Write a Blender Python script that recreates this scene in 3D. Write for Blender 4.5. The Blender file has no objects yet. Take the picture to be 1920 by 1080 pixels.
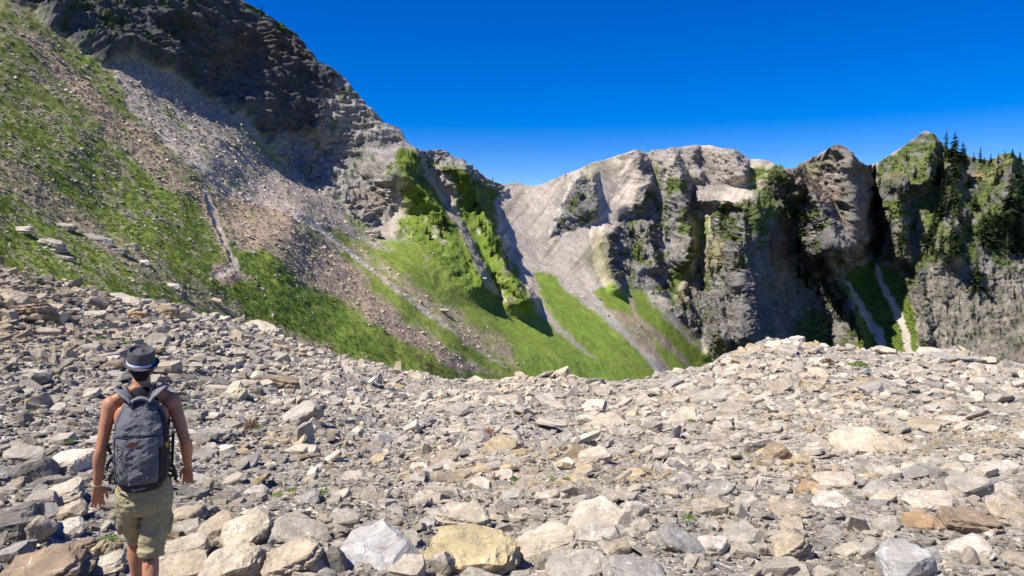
import bpy, bmesh, math, random
import numpy as np
from mathutils import Vector, Matrix, Euler

C = bpy.context.scene.collection
R = math.radians
rng = np.random.default_rng(7)
random.seed(7)

# ------------------------------------------------------------------ camera
FPX, PITCH = 1423.0, R(3.6)
cam_d = bpy.data.cameras.new('camera')
cam = bpy.data.objects.new('camera', cam_d)
C.objects.link(cam)
cam.location = (0, 0, 0)
cam.rotation_euler = (R(90) - PITCH, 0, 0)
cam_d.sensor_width = 36.0
cam_d.lens = 36.0 * FPX / 1920.0
cam_d.clip_start = 0.1
cam_d.clip_end = 6000
bpy.context.scene.camera = cam

# ------------------------------------------------------------------ light
SUN_EL, SUN_BACK = R(56), R(27)          # height; how far behind the camera it stands, from due left
sx, sy, sz = -math.cos(SUN_EL) * math.cos(SUN_BACK), -math.cos(SUN_EL) * math.sin(SUN_BACK), math.sin(SUN_EL)
sun_d = bpy.data.lights.new('sun', 'SUN')
sun_d.energy = 5.0
sun_d.angle = R(0.53)
sun_d.color = (1.0, 0.94, 0.84)
sun = bpy.data.objects.new('sun', sun_d)
C.objects.link(sun)
sun.rotation_euler = Vector((sx, sy, sz)).to_track_quat('Z', 'Y').to_euler()
world = bpy.data.worlds.new('World')
bpy.context.scene.world = world
world.use_nodes = True
wn = world.node_tree
wn.nodes.clear()
sky = wn.nodes.new('ShaderNodeTexSky')
sky.sky_type = 'NISHITA'
sky.sun_disc = False
sky.sun_elevation = SUN_EL
sky.sun_rotation = math.atan2(sx, sy)
sky.altitude = 2200
sky.air_density = 1.0
sky.dust_density = 0.0
sky.ozone_density = 3.0
hs = wn.nodes.new('ShaderNodeHueSaturation')
hs.inputs['Saturation'].default_value = 1.62
hs.inputs['Hue'].default_value = 0.522
hs.inputs['Value'].default_value = 0.72
bg = wn.nodes.new('ShaderNodeBackground')
bg.inputs['Strength'].default_value = 0.14
wo = wn.nodes.new('ShaderNodeOutputWorld')
wn.links.new(sky.outputs[0], hs.inputs['Color'])
wn.links.new(hs.outputs[0], bg.inputs[0])
wn.links.new(bg.outputs[0], wo.inputs[0])
vs = bpy.context.scene.view_settings
vs.view_transform = 'Standard'
vs.look = 'None'
vs.exposure = 0.55
vs.gamma = 1.0
vs.use_curve_mapping = False
cy = bpy.context.scene.cycles
cy.max_bounces = 5
cy.diffuse_bounces = 3
cy.glossy_bounces = 2

# ------------------------------------------------------------------ numeric helpers
CT, ST = math.cos(PITCH), math.sin(PITCH)

def unproj(px, py, Y):
    """the point at forward distance Y seen in direction (px, py)"""
    px = np.asarray(px, float); py = np.asarray(py, float); Y = np.asarray(Y, float)
    a = (px - 960) / FPX; b = (540 - py) / FPX
    dy = CT + b * ST; dz = -ST + b * CT
    s = Y / dy
    return np.stack([a * s, Y + 0 * a, dz * s], -1)

def proj(P):
    x, y, z = P[..., 0], P[..., 1], P[..., 2]
    f = y * CT - z * ST; u = y * ST + z * CT
    return 960 + FPX * x / f, 540 - FPX * u / f

def _hash(ix, iy, iz, seed):
    h = (ix.astype(np.uint32) * np.uint32(374761393)) ^ (iy.astype(np.uint32) * np.uint32(668265263)) ^ (iz.astype(np.uint32) * np.uint32(2147483647 - 362437)) ^ np.uint32((seed * 974711 + 12345) & 0xffffffff)
    h = (h ^ (h >> np.uint32(13))) * np.uint32(1274126177)
    h = (h ^ (h >> np.uint32(15))) * np.uint32(2246822519)
    h ^= h >> np.uint32(16)
    return h.astype(np.float32) * np.float32(1.0 / 4294967295.0)

def vnoise(p, seed=0):
    """value noise in [-1, 1]"""
    p = np.asarray(p, np.float32)
    i = np.floor(p).astype(np.int64)
    f = (p - i).astype(np.float32)
    f = f * f * f * (f * (f * 6 - 15) + 10)
    i = i.astype(np.int32)
    x0, y0, z0 = i[..., 0], i[..., 1], i[..., 2]
    fx, fy, fz = f[..., 0], f[..., 1], f[..., 2]
    r = 0
    for dx in (0, 1):
        wx = fx if dx else 1 - fx
        for dy in (0, 1):
            wy = fy if dy else 1 - fy
            for dz in (0, 1):
                wz = fz if dz else 1 - fz
                r = r + wx * wy * wz * _hash(x0 + dx, y0 + dy, z0 + dz, seed)
    return r * 2 - 1

def fbm(p, octs=4, seed=0, gain=0.5, lac=2.03, ridged=False):
    s, a, n = 0, 1.0, 0
    q = np.asarray(p, np.float32)
    for k in range(octs):
        v = vnoise(q, seed + k)
        if ridged: v = 1 - 2 * np.abs(v)
        s = s + a * v; n += a; a *= gain; q = q * lac + 17.3
    return s / n

class TPS:
    def __init__(self, pts, reg=1e-4):
        p = np.array(pts, float)
        self.c = p[:, :2] / 1000.0
        v = np.log(p[:, 2])
        n = len(p)
        d = np.linalg.norm(self.c[:, None] - self.c[None], axis=-1)
        K = d * d * np.log(d + 1e-9) + reg * np.eye(n)
        Pm = np.hstack([np.ones((n, 1)), self.c])
        A = np.zeros((n + 3, n + 3)); A[:n, :n] = K; A[:n, n:] = Pm; A[n:, :n] = Pm.T
        self.w = np.linalg.solve(A, np.concatenate([v, np.zeros(3)]))
    def __call__(self, px, py):
        q = np.stack([np.ravel(px), np.ravel(py)], -1) / 1000.0
        r = self.w[-3] + q @ self.w[-2:]
        for k, c in enumerate(self.c):
            d2 = ((q - c) ** 2).sum(-1)
            r = r + self.w[k] * 0.5 * d2 * np.log(d2 + 1e-18)
        return np.exp(r).reshape(np.shape(px))

def sstep(a, b, x):
    t = np.clip((x - a) / (b - a), 0, 1)
    return t * t * (3 - 2 * t)

def poly_mask(px, py, poly, feather=8.0):
    """1 inside a polygon, 0 outside, soft edge"""
    P = np.array(poly, float)
    x, y = np.asarray(px, float), np.asarray(py, float)
    pad = feather + 2
    bb = (x > P[:, 0].min() - pad) & (x < P[:, 0].max() + pad) & (y > P[:, 1].min() - pad) & (y < P[:, 1].max() + pad)
    out = np.zeros(x.shape)
    if not bb.any(): return out
    xs, ys = x[bb], y[bb]
    ins = np.zeros(xs.shape, bool); dm = np.full(xs.shape, 1e9)
    n = len(P)
    for k in range(n):
        x0, y0 = P[k]; x1, y1 = P[(k + 1) % n]
        dx, dy = x1 - x0, y1 - y0
        t = np.clip(((xs - x0) * dx + (ys - y0) * dy) / (dx * dx + dy * dy + 1e-9), 0, 1)
        dm = np.minimum(dm, np.hypot(xs - x0 - t * dx, ys - y0 - t * dy))
        cr = ((y0 > ys) != (y1 > ys)) & (xs < (x1 - x0) * (ys - y0) / ((y1 - y0) + 1e-12) + x0)
        ins ^= cr
    sd = np.where(ins, dm, -dm)
    out[bb] = sstep(-feather, feather, sd)
    return out

def line_mask(px, py, pts, feather=3.0):
    """pts: (x, y, halfwidth)"""
    P = np.array(pts, float)
    x, y = np.asarray(px, float), np.asarray(py, float)
    pad = P[:, 2].max() + feather + 2
    bb = (x > P[:, 0].min() - pad) & (x < P[:, 0].max() + pad) & (y > P[:, 1].min() - pad) & (y < P[:, 1].max() + pad)
    out = np.zeros(x.shape)
    xs, ys = x[bb], y[bb]
    best = np.full(xs.shape, -1e9)
    for k in range(len(P) - 1):
        x0, y0, w0 = P[k]; x1, y1, w1 = P[k + 1]
        dx, dy = x1 - x0, y1 - y0
        t = np.clip(((xs - x0) * dx + (ys - y0) * dy) / (dx * dx + dy * dy), 0, 1)
        d = np.hypot(xs - x0 - t * dx, ys - y0 - t * dy)
        best = np.maximum(best, (w0 + t * (w1 - w0)) - d)
    out[bb] = sstep(-feather, feather, best)
    return out

def grid_mesh(name, V, faces, mat, colors=None, smooth=True, attrs=None):
    me = bpy.data.meshes.new(name)
    me.vertices.add(len(V)); me.vertices.foreach_set('co', np.ascontiguousarray(V, np.float32).ravel())
    F = np.ascontiguousarray(faces, np.int32)
    k = F.shape[1]
    me.loops.add(F.size); me.loops.foreach_set('vertex_index', F.ravel())
    me.polygons.add(len(F)); me.polygons.foreach_set('loop_start', np.arange(0, F.size, k, dtype=np.int32))
    me.update(calc_edges=True)
    if smooth: me.polygons.foreach_set('use_smooth', np.ones(len(F), bool))
    if colors is not None:
        ca = me.color_attributes.new('alb', 'FLOAT_COLOR', 'POINT')
        c4 = np.ones((len(V), 4), np.float32); c4[:, :3] = colors
        ca.data.foreach_set('color', c4.ravel())
    for an, av in (attrs or {}).items():
        at = me.attributes.new(an, 'FLOAT', 'POINT'); at.data.foreach_set('value', np.ascontiguousarray(av, np.float32))
    me.materials.append(mat)
    me.validate()
    o = bpy.data.objects.new(name, me); C.objects.link(o)
    return o

def grid_normals(P):
    """P (rows, cols, 3) -> unit normals that face the camera"""
    du = np.gradient(P, axis=1); dv = np.gradient(P, axis=0)
    n = np.cross(du, dv)
    n /= np.linalg.norm(n, axis=-1, keepdims=True) + 1e-9
    s = np.sign((n * -P).sum(-1, keepdims=True)); s[s == 0] = 1
    return n * s

def blur(a, k, axis):
    """box blur along an axis"""
    c = np.concatenate([np.repeat(np.take(a, [0], axis), k, axis), a, np.repeat(np.take(a, [-1], axis), k, axis)], axis)
    cs = np.cumsum(c, axis=axis)
    z = np.zeros_like(np.take(cs, [0], axis)); cs = np.concatenate([z, cs], axis)
    n = a.shape[axis]; w = 2 * k + 1
    hi = np.take(cs, np.arange(w, w + n), axis); lo = np.take(cs, np.arange(0, n), axis)
    return (hi - lo) / w

# ------------------------------------------------------------------ node helpers
class NT:
    def __init__(self, name):
        self.m = bpy.data.materials.new(name); self.m.use_nodes = True
        self.t = self.m.node_tree; self.t.nodes.clear()
        self.out = self.t.nodes.new('ShaderNodeOutputMaterial')
        self.b = self.t.nodes.new('ShaderNodeBsdfPrincipled')
        self.t.links.new(self.b.outputs[0], self.out.inputs[0])
        self.b.inputs['Roughness'].default_value = 0.9
        self.b.inputs['Specular IOR Level'].default_value = 0.2
    def n(self, kind, **kw):
        x = self.t.nodes.new(kind)
        for k, v in kw.items():
            if hasattr(x, k) and not isinstance(v, (list,)): setattr(x, k, v)
        return x
    def l(self, a, b): self.t.links.new(a, b)
    def coord(self, which='Object', scale=None, rot=None):
        tc = self.n('ShaderNodeTexCoord'); o = tc.outputs[which]
        if scale is not None or rot is not None:
            mp = self.n('ShaderNodeMapping')
            if scale is not None: mp.inputs['Scale'].default_value = scale
            if rot is not None: mp.inputs['Rotation'].default_value = rot
            self.l(o, mp.inputs[0]); o = mp.outputs[0]
        return o
    def noise(self, co, scale, detail=5, rough=0.6, dist=0.0):
        x = self.n('ShaderNodeTexNoise'); x.inputs['Scale'].default_value = scale; x.inputs['Detail'].default_value = detail
        x.inputs['Roughness'].default_value = rough; x.inputs['Distortion'].default_value = dist
        if co is not None: self.l(co, x.inputs['Vector'])
        return x.outputs['Fac']
    def voro(self, co, scale, feature='F1', out='Distance'):
        x = self.n('ShaderNodeTexVoronoi'); x.feature = feature; x.inputs['Scale'].default_value = scale
        if co is not None: self.l(co, x.inputs['Vector'])
        return x.outputs[out]
    def ramp(self, fac, stops, interp='LINEAR'):
        x = self.n('ShaderNodeValToRGB'); x.color_ramp.interpolation = interp
        e = x.color_ramp.elements
        while len(e) < len(stops): e.new(0.5)
        for k, (p, c) in enumerate(stops):
            e[k].position = p; e[k].color = (c, c, c, 1) if not hasattr(c, '__len__') else (*c, 1)
        self.l(fac, x.inputs[0]); return x.outputs[0]
    def mix(self, fac, a, b, blend='MIX'):
        x = self.n('ShaderNodeMix'); x.data_type = 'RGBA'; x.blend_type = blend
        for s, v in ((x.inputs[0], fac), (x.inputs[6], a), (x.inputs[7], b)):
            if isinstance(v, (int, float)): s.default_value = v
            elif hasattr(v, '__len__'): s.default_value = (*v, 1)
            else: self.l(v, s)
        return x.outputs[2]
    def math(self, op, a, b=None):
        x = self.n('ShaderNodeMath'); x.operation = op
        for s, v in ((x.inputs[0], a), (x.inputs[1], b)):
            if v is None: continue
            if isinstance(v, (int, float)): s.default_value = v
            else: self.l(v, s)
        return x.outputs[0]
    def bump(self, h, strength=0.5, dist=0.1, normal=None):
        x = self.n('ShaderNodeBump'); x.inputs['Strength'].default_value = strength; x.inputs['Distance'].default_value = dist
        self.l(h, x.inputs['Height'])
        if normal is not None: self.l(normal, x.inputs['Normal'])
        return x.outputs[0]
    def attr(self, name, kind='GEOMETRY', out='Color'):
        x = self.n('ShaderNodeAttribute'); x.attribute_name = name; x.attribute_type = kind
        return x.outputs[out]
    def done(self, col=None, normal=None, rough=None):
        if col is not None:
            if hasattr(col, '__len__'): self.b.inputs['Base Color'].default_value = (*col, 1)
            else: self.l(col, self.b.inputs['Base Color'])
        if normal is not None: self.l(normal, self.b.inputs['Normal'])
        if rough is not None: self.b.inputs['Roughness'].default_value = rough
        return self.m

# ------------------------------------------------------------------ mountain material (albedo laid out per vertex, fine grain from noise)
def mountain_material():
    m = NT('mountain_ground')
    alb = m.attr('alb')
    co = m.coord('Object')
    n1 = m.noise(co, 1.4, 6, 0.7)
    n2 = m.noise(co, 0.25, 5, 0.65)
    f = m.ramp(n1, [(0.25, 0.62), (0.5, 1.0), (0.75, 1.4)])
    f2 = m.ramp(n2, [(0.3, 0.82), (0.7, 1.18)])
    c = m.mix(1.0, alb, f, 'MULTIPLY'); c = m.mix(1.0, c, f2, 'MULTIPLY')
    rk = m.attr('rocky', out='Fac')
    h = m.math('ADD', m.math('MULTIPLY', n1, 0.8), m.math('MULTIPLY', m.noise(co, 5.0, 5, .75), .5))
    b1 = m.n('ShaderNodeBump'); b1.inputs['Distance'].default_value = 1.1
    m.l(h, b1.inputs['Height']); m.l(m.math('ADD', m.math('MULTIPLY', rk, 0.6), 0.25), b1.inputs['Strength'])
    return m.done(c, b1.outputs[0], 0.95)
MAT_MTN = mountain_material()

# ------------------------------------------------------------------ MOUNTAINS: skyline, distances, spurs
SKY = np.array([(-420, -190), (-300, -170), (0, -110), (100, -95), (200, -90), (300, -75), (400, -34), (438, -8), (455, 4), (470, 10), (485, 18), (505, 32), (525, 45), (540, 54), (552, 64), (562, 80), (572, 97), (582, 112), (594, 118), (605, 124), (615, 128), (628, 146),
    (645, 155), (660, 170), (676, 187), (690, 203), (703, 216), (716, 232), (733, 240), (748, 246), (757, 262), (770, 278), (782, 292), (793, 290), (800, 283), (815, 281), (832, 280), (846, 292), (862, 300), (880, 312), (893, 320), (910, 333),
    (925, 342), (940, 347), (955, 345), (972, 343), (982, 348), (1000, 350), (1020, 345), (1040, 336), (1060, 327), (1085, 318), (1110, 306), (1135, 300), (1160, 291), (1190, 282), (1215, 284), (1240, 279), (1262, 275), (1290, 274),
    (1330, 272), (1355, 278), (1378, 281), (1392, 292), (1405, 298), (1425, 299), (1442, 301), (1456, 310), (1475, 317), (1488, 316), (1510, 302), (1530, 292), (1550, 280), (1566, 271), (1576, 272), (1588, 281), (1600, 293), (1612, 303),
    (1622, 309), (1634, 309), (1646, 305), (1665, 292), (1690, 277), (1712, 261), (1730, 248), (1738, 246), (1750, 252), (1762, 265), (1780, 276), (1800, 284), (1820, 292), (1845, 298), (1862, 298), (1875, 290), (1892, 286), (1905, 292),
    (1920, 301), (1990, 335), (2250, 400), (2400, 430)], float)
# rim of the debris field: on the left it meets the hillside, on the right it stands free
RIM = np.array([(-700, 395), (-300, 440), (0, 492), (60, 510), (130, 532), (200, 548), (260, 562), (330, 575), (400, 592), (480, 616), (560, 645), (640, 668), (700, 684), (740, 694), (800, 705), (850, 713), (900, 711), (960, 706), (1020, 708), (1080, 713),
    (1150, 716), (1200, 717), (1240, 707), (1290, 694), (1330, 683), (1370, 664), (1400, 652), (1440, 638), (1480, 634), (1520, 641), (1560, 650), (1600, 650), (1640, 652), (1700, 657), (1760, 657), (1810, 660), (1850, 678), (1920, 686), (2200, 705), (2620, 720)], float)
def skyline(x): return np.interp(x, SKY[:, 0], SKY[:, 1])
def rim(x): return np.interp(x, RIM[:, 0], RIM[:, 1])

SHARED = [(-700, 395, 22), (-300, 440, 30), (0, 492, 44), (130, 532, 47), (260, 562, 53), (400, 592, 64), (480, 616, 70), (560, 645, 76), (640, 668, 82), (740, 694, 90)]
MT = TPS(SHARED + [
    (-420, -190, 120), (-420, 0, 84), (-420, 250, 52), (-300, 540, 24), (-420, 700, 18),
    (0, -110, 150), (0, 20, 108), (0, 150, 84), (0, 300, 64), (0, 400, 54), (0, 600, 30),
    (130, 75, 118), (200, -90, 168), (190, 115, 120), (150, 250, 84), (200, 400, 71), (200, 650, 40),
    (400, 180, 156), (300, 20, 152), (400, 30, 176), (400, 300, 112), (400, 450, 84), (400, 700, 50),
    (560, 250, 190), (480, 205, 172), (540, 60, 208), (600, 240, 194), (560, 400, 122), (560, 540, 90), (600, 740, 66),
    (520, 298, 168), (590, 348, 174), (640, 160, 206), (700, 215, 206), (740, 330, 190), (770, 290, 200), (640, 380, 172), (700, 430, 170), (700, 600, 100), (740, 760, 78),
    (800, 400, 188), (860, 470, 182), (860, 540, 160), (850, 640, 118), (900, 760, 108), (780, 500, 148),
    (845, 290, 215), (905, 420, 215), (940, 347, 246), (960, 600, 165), (960, 720, 124), (960, 500, 205),
    (1060, 325, 264), (1040, 480, 230), (1040, 400, 248), (1100, 600, 200), (1100, 740, 154),
    (1240, 275, 298), (1240, 400, 280), (1240, 520, 256), (1240, 600, 234), (1240, 740, 190),
    (1385, 285, 308), (1450, 330, 304), (1330, 400, 286), (1400, 400, 280), (1400, 460, 276), (1340, 450, 280), (1340, 560, 264), (1400, 650, 254), (1400, 740, 240), (1340, 680, 248),
    (1480, 450, 298), (1485, 560, 290), (1490, 640, 280),
    (1570, 270, 322), (1570, 450, 308), (1620, 500, 310), (1640, 560, 300), (1600, 650, 280), (1700, 650, 278),
    (1740, 247, 322), (1820, 300, 316), (1750, 450, 298), (1800, 480, 290), (1800, 620, 278), (1900, 720, 254), (1920, 300, 314), (1920, 500, 290),
    (2300, 400, 310), (2300, 740, 190)])

# spurs and crests: crest line in view, how far it stands proud (m), width of its sunny and of its shaded flank, end fades
CRESTS = [
    ([(765, 330), (785, 352), (805, 380), (836, 405), (856, 432), (880, 480), (905, 530)], 16, 90, 26, 60, 50),
    ([(868, 318), (890, 360), (905, 400), (922, 440), (934, 480), (945, 510), (985, 560)], 22, 62, 26, 25, 40),
    ([(1185, 283), (1198, 300), (1212, 345), (1205, 380)], 10.0, 60, 14, 12, 30),
    ([(1112, 330), (1118, 360), (1118, 395)], 5.8, 70, 12, 20, 30),
    ([(1262, 300), (1272, 340), (1284, 400), (1294, 450), (1290, 480)], 14.3, 60, 18, 30, 40),
    ([(1372, 276), (1380, 300), (1392, 330)], 14.3, 60, 20, 8, 24),
    ([(1300, 276), (1296, 300), (1306, 330)], 3.7, 40, 12, 8, 20),
    ([(1133, 440), (1141, 470), (1147, 510), (1162, 540)], 8, 30, 18, 30, 20),
    ([(1215, 430), (1225, 465), (1226, 500)], 10.0, 40, 18, 30, 20),
    ([(1366, 376), (1392, 392), (1392, 430), (1388, 470), (1390, 520), (1392, 600), (1390, 632)], 38, 76, 92, 30, 60),
    ([(1352, 560), (1356, 600), (1362, 640), (1372, 670)], 8.1, 22, 12, 24, 10),
    ([(1474, 316), (1502, 348), (1530, 378), (1550, 425), (1572, 468)], 30, 74, 34, 10, 60),
    ([(1545, 470), (1566, 515), (1590, 560), (1606, 600), (1618, 660)], 20, 56, 26, 50, 30),
    ([(1571, 268), (1584, 300), (1600, 340), (1606, 400), (1602, 440), (1594, 462)], 36, 110, 54, 6, 36),
    ([(1618, 306), (1634, 340), (1640, 370)], 8.1, 20, 14, 8, 12),
    ([(1742, 246), (1750, 275), (1742, 310), (1730, 345)], 12.7, 70, 20, 8, 30),
    ([(1690, 345), (1692, 400), (1694, 440), (1698, 485)], 12.7, 46, 16, 24, 20),
    ([(1788, 290), (1792, 340), (1800, 400), (1788, 470)], 8.5, 60, 24, 20, 40),
    ([(1712, 500), (1720, 560), (1735, 640)], 5.9, 22, 18, 16, 16),
    ([(1738, 620), (1745, 650), (1750, 680)], 4.4, 18, 10, 16, 16),
    ([(1895, 284), (1900, 330), (1890, 400)], 12.1, 50, 20, 8, 30),
]
# the wall right of the mouth of the ravine comes forward: a step in distance along this line
STEP_R = np.array([(296, 1640), (340, 1642), (380, 1652), (440, 1650), (490, 1645), (520, 1668), (560, 1690), (620, 1712), (700, 1745)], float)

GSTEP = 1.7
GX = np.arange(-380, 2300, GSTEP)
NR = 410
tt = np.linspace(0, 1, NR)
top = skyline(GX)
bot = rim(GX) + 36 + 26 * sstep(640, 800, GX)
PX = np.broadcast_to(GX, (NR, len(GX))).copy()
PY = top + (bot - top) * tt[:, None]
wob = lambda s, sc, seed: s * fbm(np.stack([PX / sc, PY / sc, 0 * PX], -1), 4, seed)

def mountain_range(px, py, wx):
    Y = MT(px, py)
    for line, A, wl, wr, f0, f1 in CRESTS:
        L = np.array(line, float)
        y0, y1 = L[0, 1], L[-1, 1]
        m = (py > y0 - f0) & (py < y1 + f1) & (px > L[:, 0].min() - wl - 40) & (px < L[:, 0].max() + wr + 40)
        u = px[m] - np.interp(py[m], L[:, 1], L[:, 0]) + wx[m]
        e = sstep(y0 - f0, y0 + 3, py[m]) * (1 - sstep(y1 - 3, y1 + f1, py[m]))
        a = np.where(u < 0, np.clip(1 + u / wl, 0, 1) ** 1.25, np.clip(1 - u / wr, 0, 1) ** 0.8)
        a = np.where(u < 0, a, a * a * (3 - 2 * a))
        Y[m] -= A * a * e
    # ravine step
    xs = np.interp(py, STEP_R[:, 0], STEP_R[:, 1])
    u = px - xs + 0.6 * wx
    inr = sstep(300, 330, py) * (1 - sstep(450, 500, py))
    Y += inr * 30 * (1 - sstep(-5, 6, u)) * sstep(-60, -8, u)
    # pits that stay dark: left cliff set back, foot of the pinnacle
    return Y

wx = wob(9.0, 40.0, 3) + wob(4, 14, 8)
Y0 = mountain_range(PX, PY, wx)
P0 = unproj(PX, PY, Y0)
# --- what covers the ground where: painted as areas of turf, scree and bare rock
wpx = PX + wob(9, 15, 21) + wob(14, 80, 25)
wpy = PY + wob(9, 15, 31) + wob(12, 80, 35)
fx, fy = PX + wob(5.5, 12, 41) + wob(4, 45, 42), PY + wob(5.5, 12, 45)
pm = lambda poly, f=7: poly_mask(wpx, wpy, poly, f)
lm = lambda pts, f=2.5: line_mask(fx, fy, pts, f)

hill = poly_mask(wpx, wpy, [(-500, -80), (-100, -40), (20, 4), (70, 26), (130, 76), (190, 118), (250, 116), (300, 136), (360, 162), (430, 203), (500, 282), (548, 318), (600, 352), (640, 380), (690, 425), (740, 450), (800, 472), (860, 500), (930, 552), (1000, 600), (1060, 640), (1150, 680), (1240, 712), (1345, 680), (1345, 900), (-500, 900)], 6)
fans = pm([(1003, 500), (1050, 522), (1090, 550), (1110, 540), (1180, 512), (1215, 548), (1262, 596), (1348, 676), (1330, 760), (1000, 760), (930, 600), (985, 560)], 5)
spur1 = pm([(738, 318), (762, 296), (792, 322), (815, 345), (836, 392), (856, 425), (884, 470), (906, 520), (950, 575), (900, 560), (800, 480), (742, 448), (722, 408), (728, 360)], 6)
spur2 = pm([(846, 322), (880, 318), (912, 338), (942, 352), (925, 372), (934, 430), (950, 480), (975, 520), (1000, 575), (950, 570), (905, 505), (868, 440), (850, 400), (842, 360)], 6)
outc1 = pm([(1098, 330), (1120, 348), (1122, 398), (1098, 420), (1060, 432), (1030, 440), (1034, 405), (1060, 365)], 4)
outc2 = pm([(1128, 440), (1152, 412), (1176, 398), (1188, 360), (1212, 350), (1240, 395), (1262, 330), (1284, 340), (1292, 430), (1296, 480), (1270, 540), (1238, 560), (1200, 545), (1165, 552), (1135, 512)], 6)
summit = pm([(1180, 275), (1300, 268), (1410, 290), (1400, 330), (1345, 375), (1260, 420), (1200, 380), (1190, 330)], 8)
pinn = pm([(1345, 380), (1420, 372), (1470, 308), (1492, 318), (1530, 372), (1600, 500), (1625, 620), (1625, 760), (1330, 760), (1335, 650), (1262, 585), (1290, 520), (1330, 450)], 5)
peak = pm([(1480, 318), (1571, 262), (1622, 306), (1650, 380), (1640, 490), (1590, 500), (1540, 400)], 4)
gully = poly_mask(fx, fy, [(1582, 520), (1600, 498), (1644, 488), (1690, 505), (1712, 560), (1722, 640), (1740, 760), (1600, 760), (1606, 600)], 4)
rmount = pm([(1640, 302), (1738, 240), (1800, 270), (2500, 300), (2500, 900), (1745, 900), (1722, 650), (1710, 560), (1690, 505), (1646, 488)], 4)
rwall = pm([(1738, 500), (1775, 470), (1850, 505), (1930, 490), (2500, 500), (2500, 900), (1830, 760), (1720, 640), (1712, 545)], 9)
cliff = np.clip(poly_mask(wpx, wpy, [(-500, -500), (438, -20), (620, 110), (800, 270), (800, 300), (755, 330), (738, 400), (690, 425), (640, 380), (600, 352), (548, 318), (500, 282), (430, 203), (360, 162), (250, 116), (190, 118), (130, 76), (70, 26), (20, 4), (-500, -80)], 4), 0, 1)
foldc = pm([(60, 6), (100, 20), (130, 28), (150, 70), (200, 80), (205, 118), (165, 112), (120, 78), (70, 30)], 6)
notgreen = lambda *a: 1

P3 = P0
nz = lambda sc, o, seed, **k: fbm(P3 / sc, o, seed, **k)
cell = np.linalg.norm(P0, axis=-1) * GSTEP / FPX
def grain(lam, octs, seed, gain=.72, S=None):
    s = 0; n = 0; a = 1.0
    q = P0 if S is None else P0 @ S.T
    for k in range(octs):
        w = a * np.clip(lam / (1.6 * cell) - .5, 0, 1)
        s = s + w * vnoise(q / lam + 13.1 * k, seed + k); n = n + w; a *= gain; lam /= 2
    return s / (n + .05)
nA, nB, nC = nz(60, 4, 51), grain(14, 6, 55), grain(4.0, 5, 59, .85)
npx = fbm(np.stack([PX / 16, PY / 16, 0 * PX], -1), 5, 63, .72) * 1.25     # patches of one size everywhere on the slopes
# fibres that run down the slope, as the scree does
ca, sa = math.cos(0.70), math.sin(0.70)
along, across = PX * ca + PY * sa, -PX * sa + PY * ca
fib = fbm(np.stack([along / 120, across / 9, 0 * PX], -1), 5, 67, .62)
fib2 = fbm(np.stack([along / 34, across / 6, 0 * PX + 5], -1), 5, 71, .68) * 1.2

G = np.array
GRASS, GRASS2, GRASSD = G([.150, .215, .032]), G([.215, .265, .045]), G([.060, .095, .018])
SCREE, PALE, BROWN, PINK = G([.42, .35, .285]), G([.46, .40, .335]), G([.32, .24, .17]), G([.33, .265, .205])
ROCK, ROCKW, ROCKD, OCHRE = G([.30, .275, .255]), G([.37, .325, .27]), G([.16, .15, .145]), G([.36, .24, .13])
def lay(base, col, w): return base + (col - base) * w[..., None]
def shade(col, v, amp): return col[None, None, :] * (1 + amp * v[..., None])

A = shade(PALE, nB * .5 + nC * .5, .22) + np.zeros(PX.shape + (3,))
rocky = np.full(PX.shape, .35); turf = np.zeros(PX.shape)
green_spots = sstep(.05, .3, npx + .5 * nB)

# left cliff: shade painted into the dark walls, brown stain, sunlit bedded rock painted paler
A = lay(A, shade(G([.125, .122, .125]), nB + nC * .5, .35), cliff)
A = lay(A, shade(G([.17, .125, .09]), nB, .3), .7 * cliff * pm([(330, 120), (400, 70), (480, 55), (560, 80), (575, 120), (480, 135), (400, 140)], 16) * .9)
A = lay(A, shade(GRASSD, npx, .3), cliff * pm([(455, -6), (480, 15), (552, 52), (560, 72), (520, 62), (490, 48), (470, 26)], 5))
A = lay(A, shade(GRASSD * .9, npx, .3), cliff * sstep(.12, .3, fib2 + .6 * npx) * (1 - sstep(330, 420, PX)) * .8)
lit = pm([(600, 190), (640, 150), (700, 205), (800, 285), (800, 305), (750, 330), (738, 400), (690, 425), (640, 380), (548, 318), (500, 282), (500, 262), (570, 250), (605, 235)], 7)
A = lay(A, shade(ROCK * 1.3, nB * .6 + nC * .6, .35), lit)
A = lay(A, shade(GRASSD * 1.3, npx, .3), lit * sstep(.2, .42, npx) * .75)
rocky = np.maximum(rocky, cliff)
A = lay(A, shade(SCREE * .92, nC, .2), pm([(640, 360), (735, 352), (722, 408), (742, 448), (700, 432), (650, 392)], 5) * .9)

# the long hillside
hg = shade(GRASS, npx * .7 + nB * .5, .35)
hg = lay(hg, shade(GRASS2, npx, .2), sstep(-.2 + .4 * (1 - sstep(300, 700, PX)), .5, fib + nA * .4) * .8)
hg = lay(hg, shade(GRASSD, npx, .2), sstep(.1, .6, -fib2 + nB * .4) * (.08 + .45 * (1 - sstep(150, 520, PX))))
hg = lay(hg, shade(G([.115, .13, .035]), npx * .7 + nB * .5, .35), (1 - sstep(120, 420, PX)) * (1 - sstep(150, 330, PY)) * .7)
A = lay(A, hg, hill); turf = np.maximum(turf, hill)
stony = sstep(.05, .25, fib2 * .7 + nC * .45 + npx * .55 - .08 - .45 * sstep(380, 620, PX) + .18 * (1 - sstep(150, 520, PX)) * (1 - sstep(420, 520, PY - .35 * PX)))
A = lay(A, shade(PINK * .82, nC, .35), hill * stony * .68); turf *= 1 - .8 * hill * stony
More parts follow.
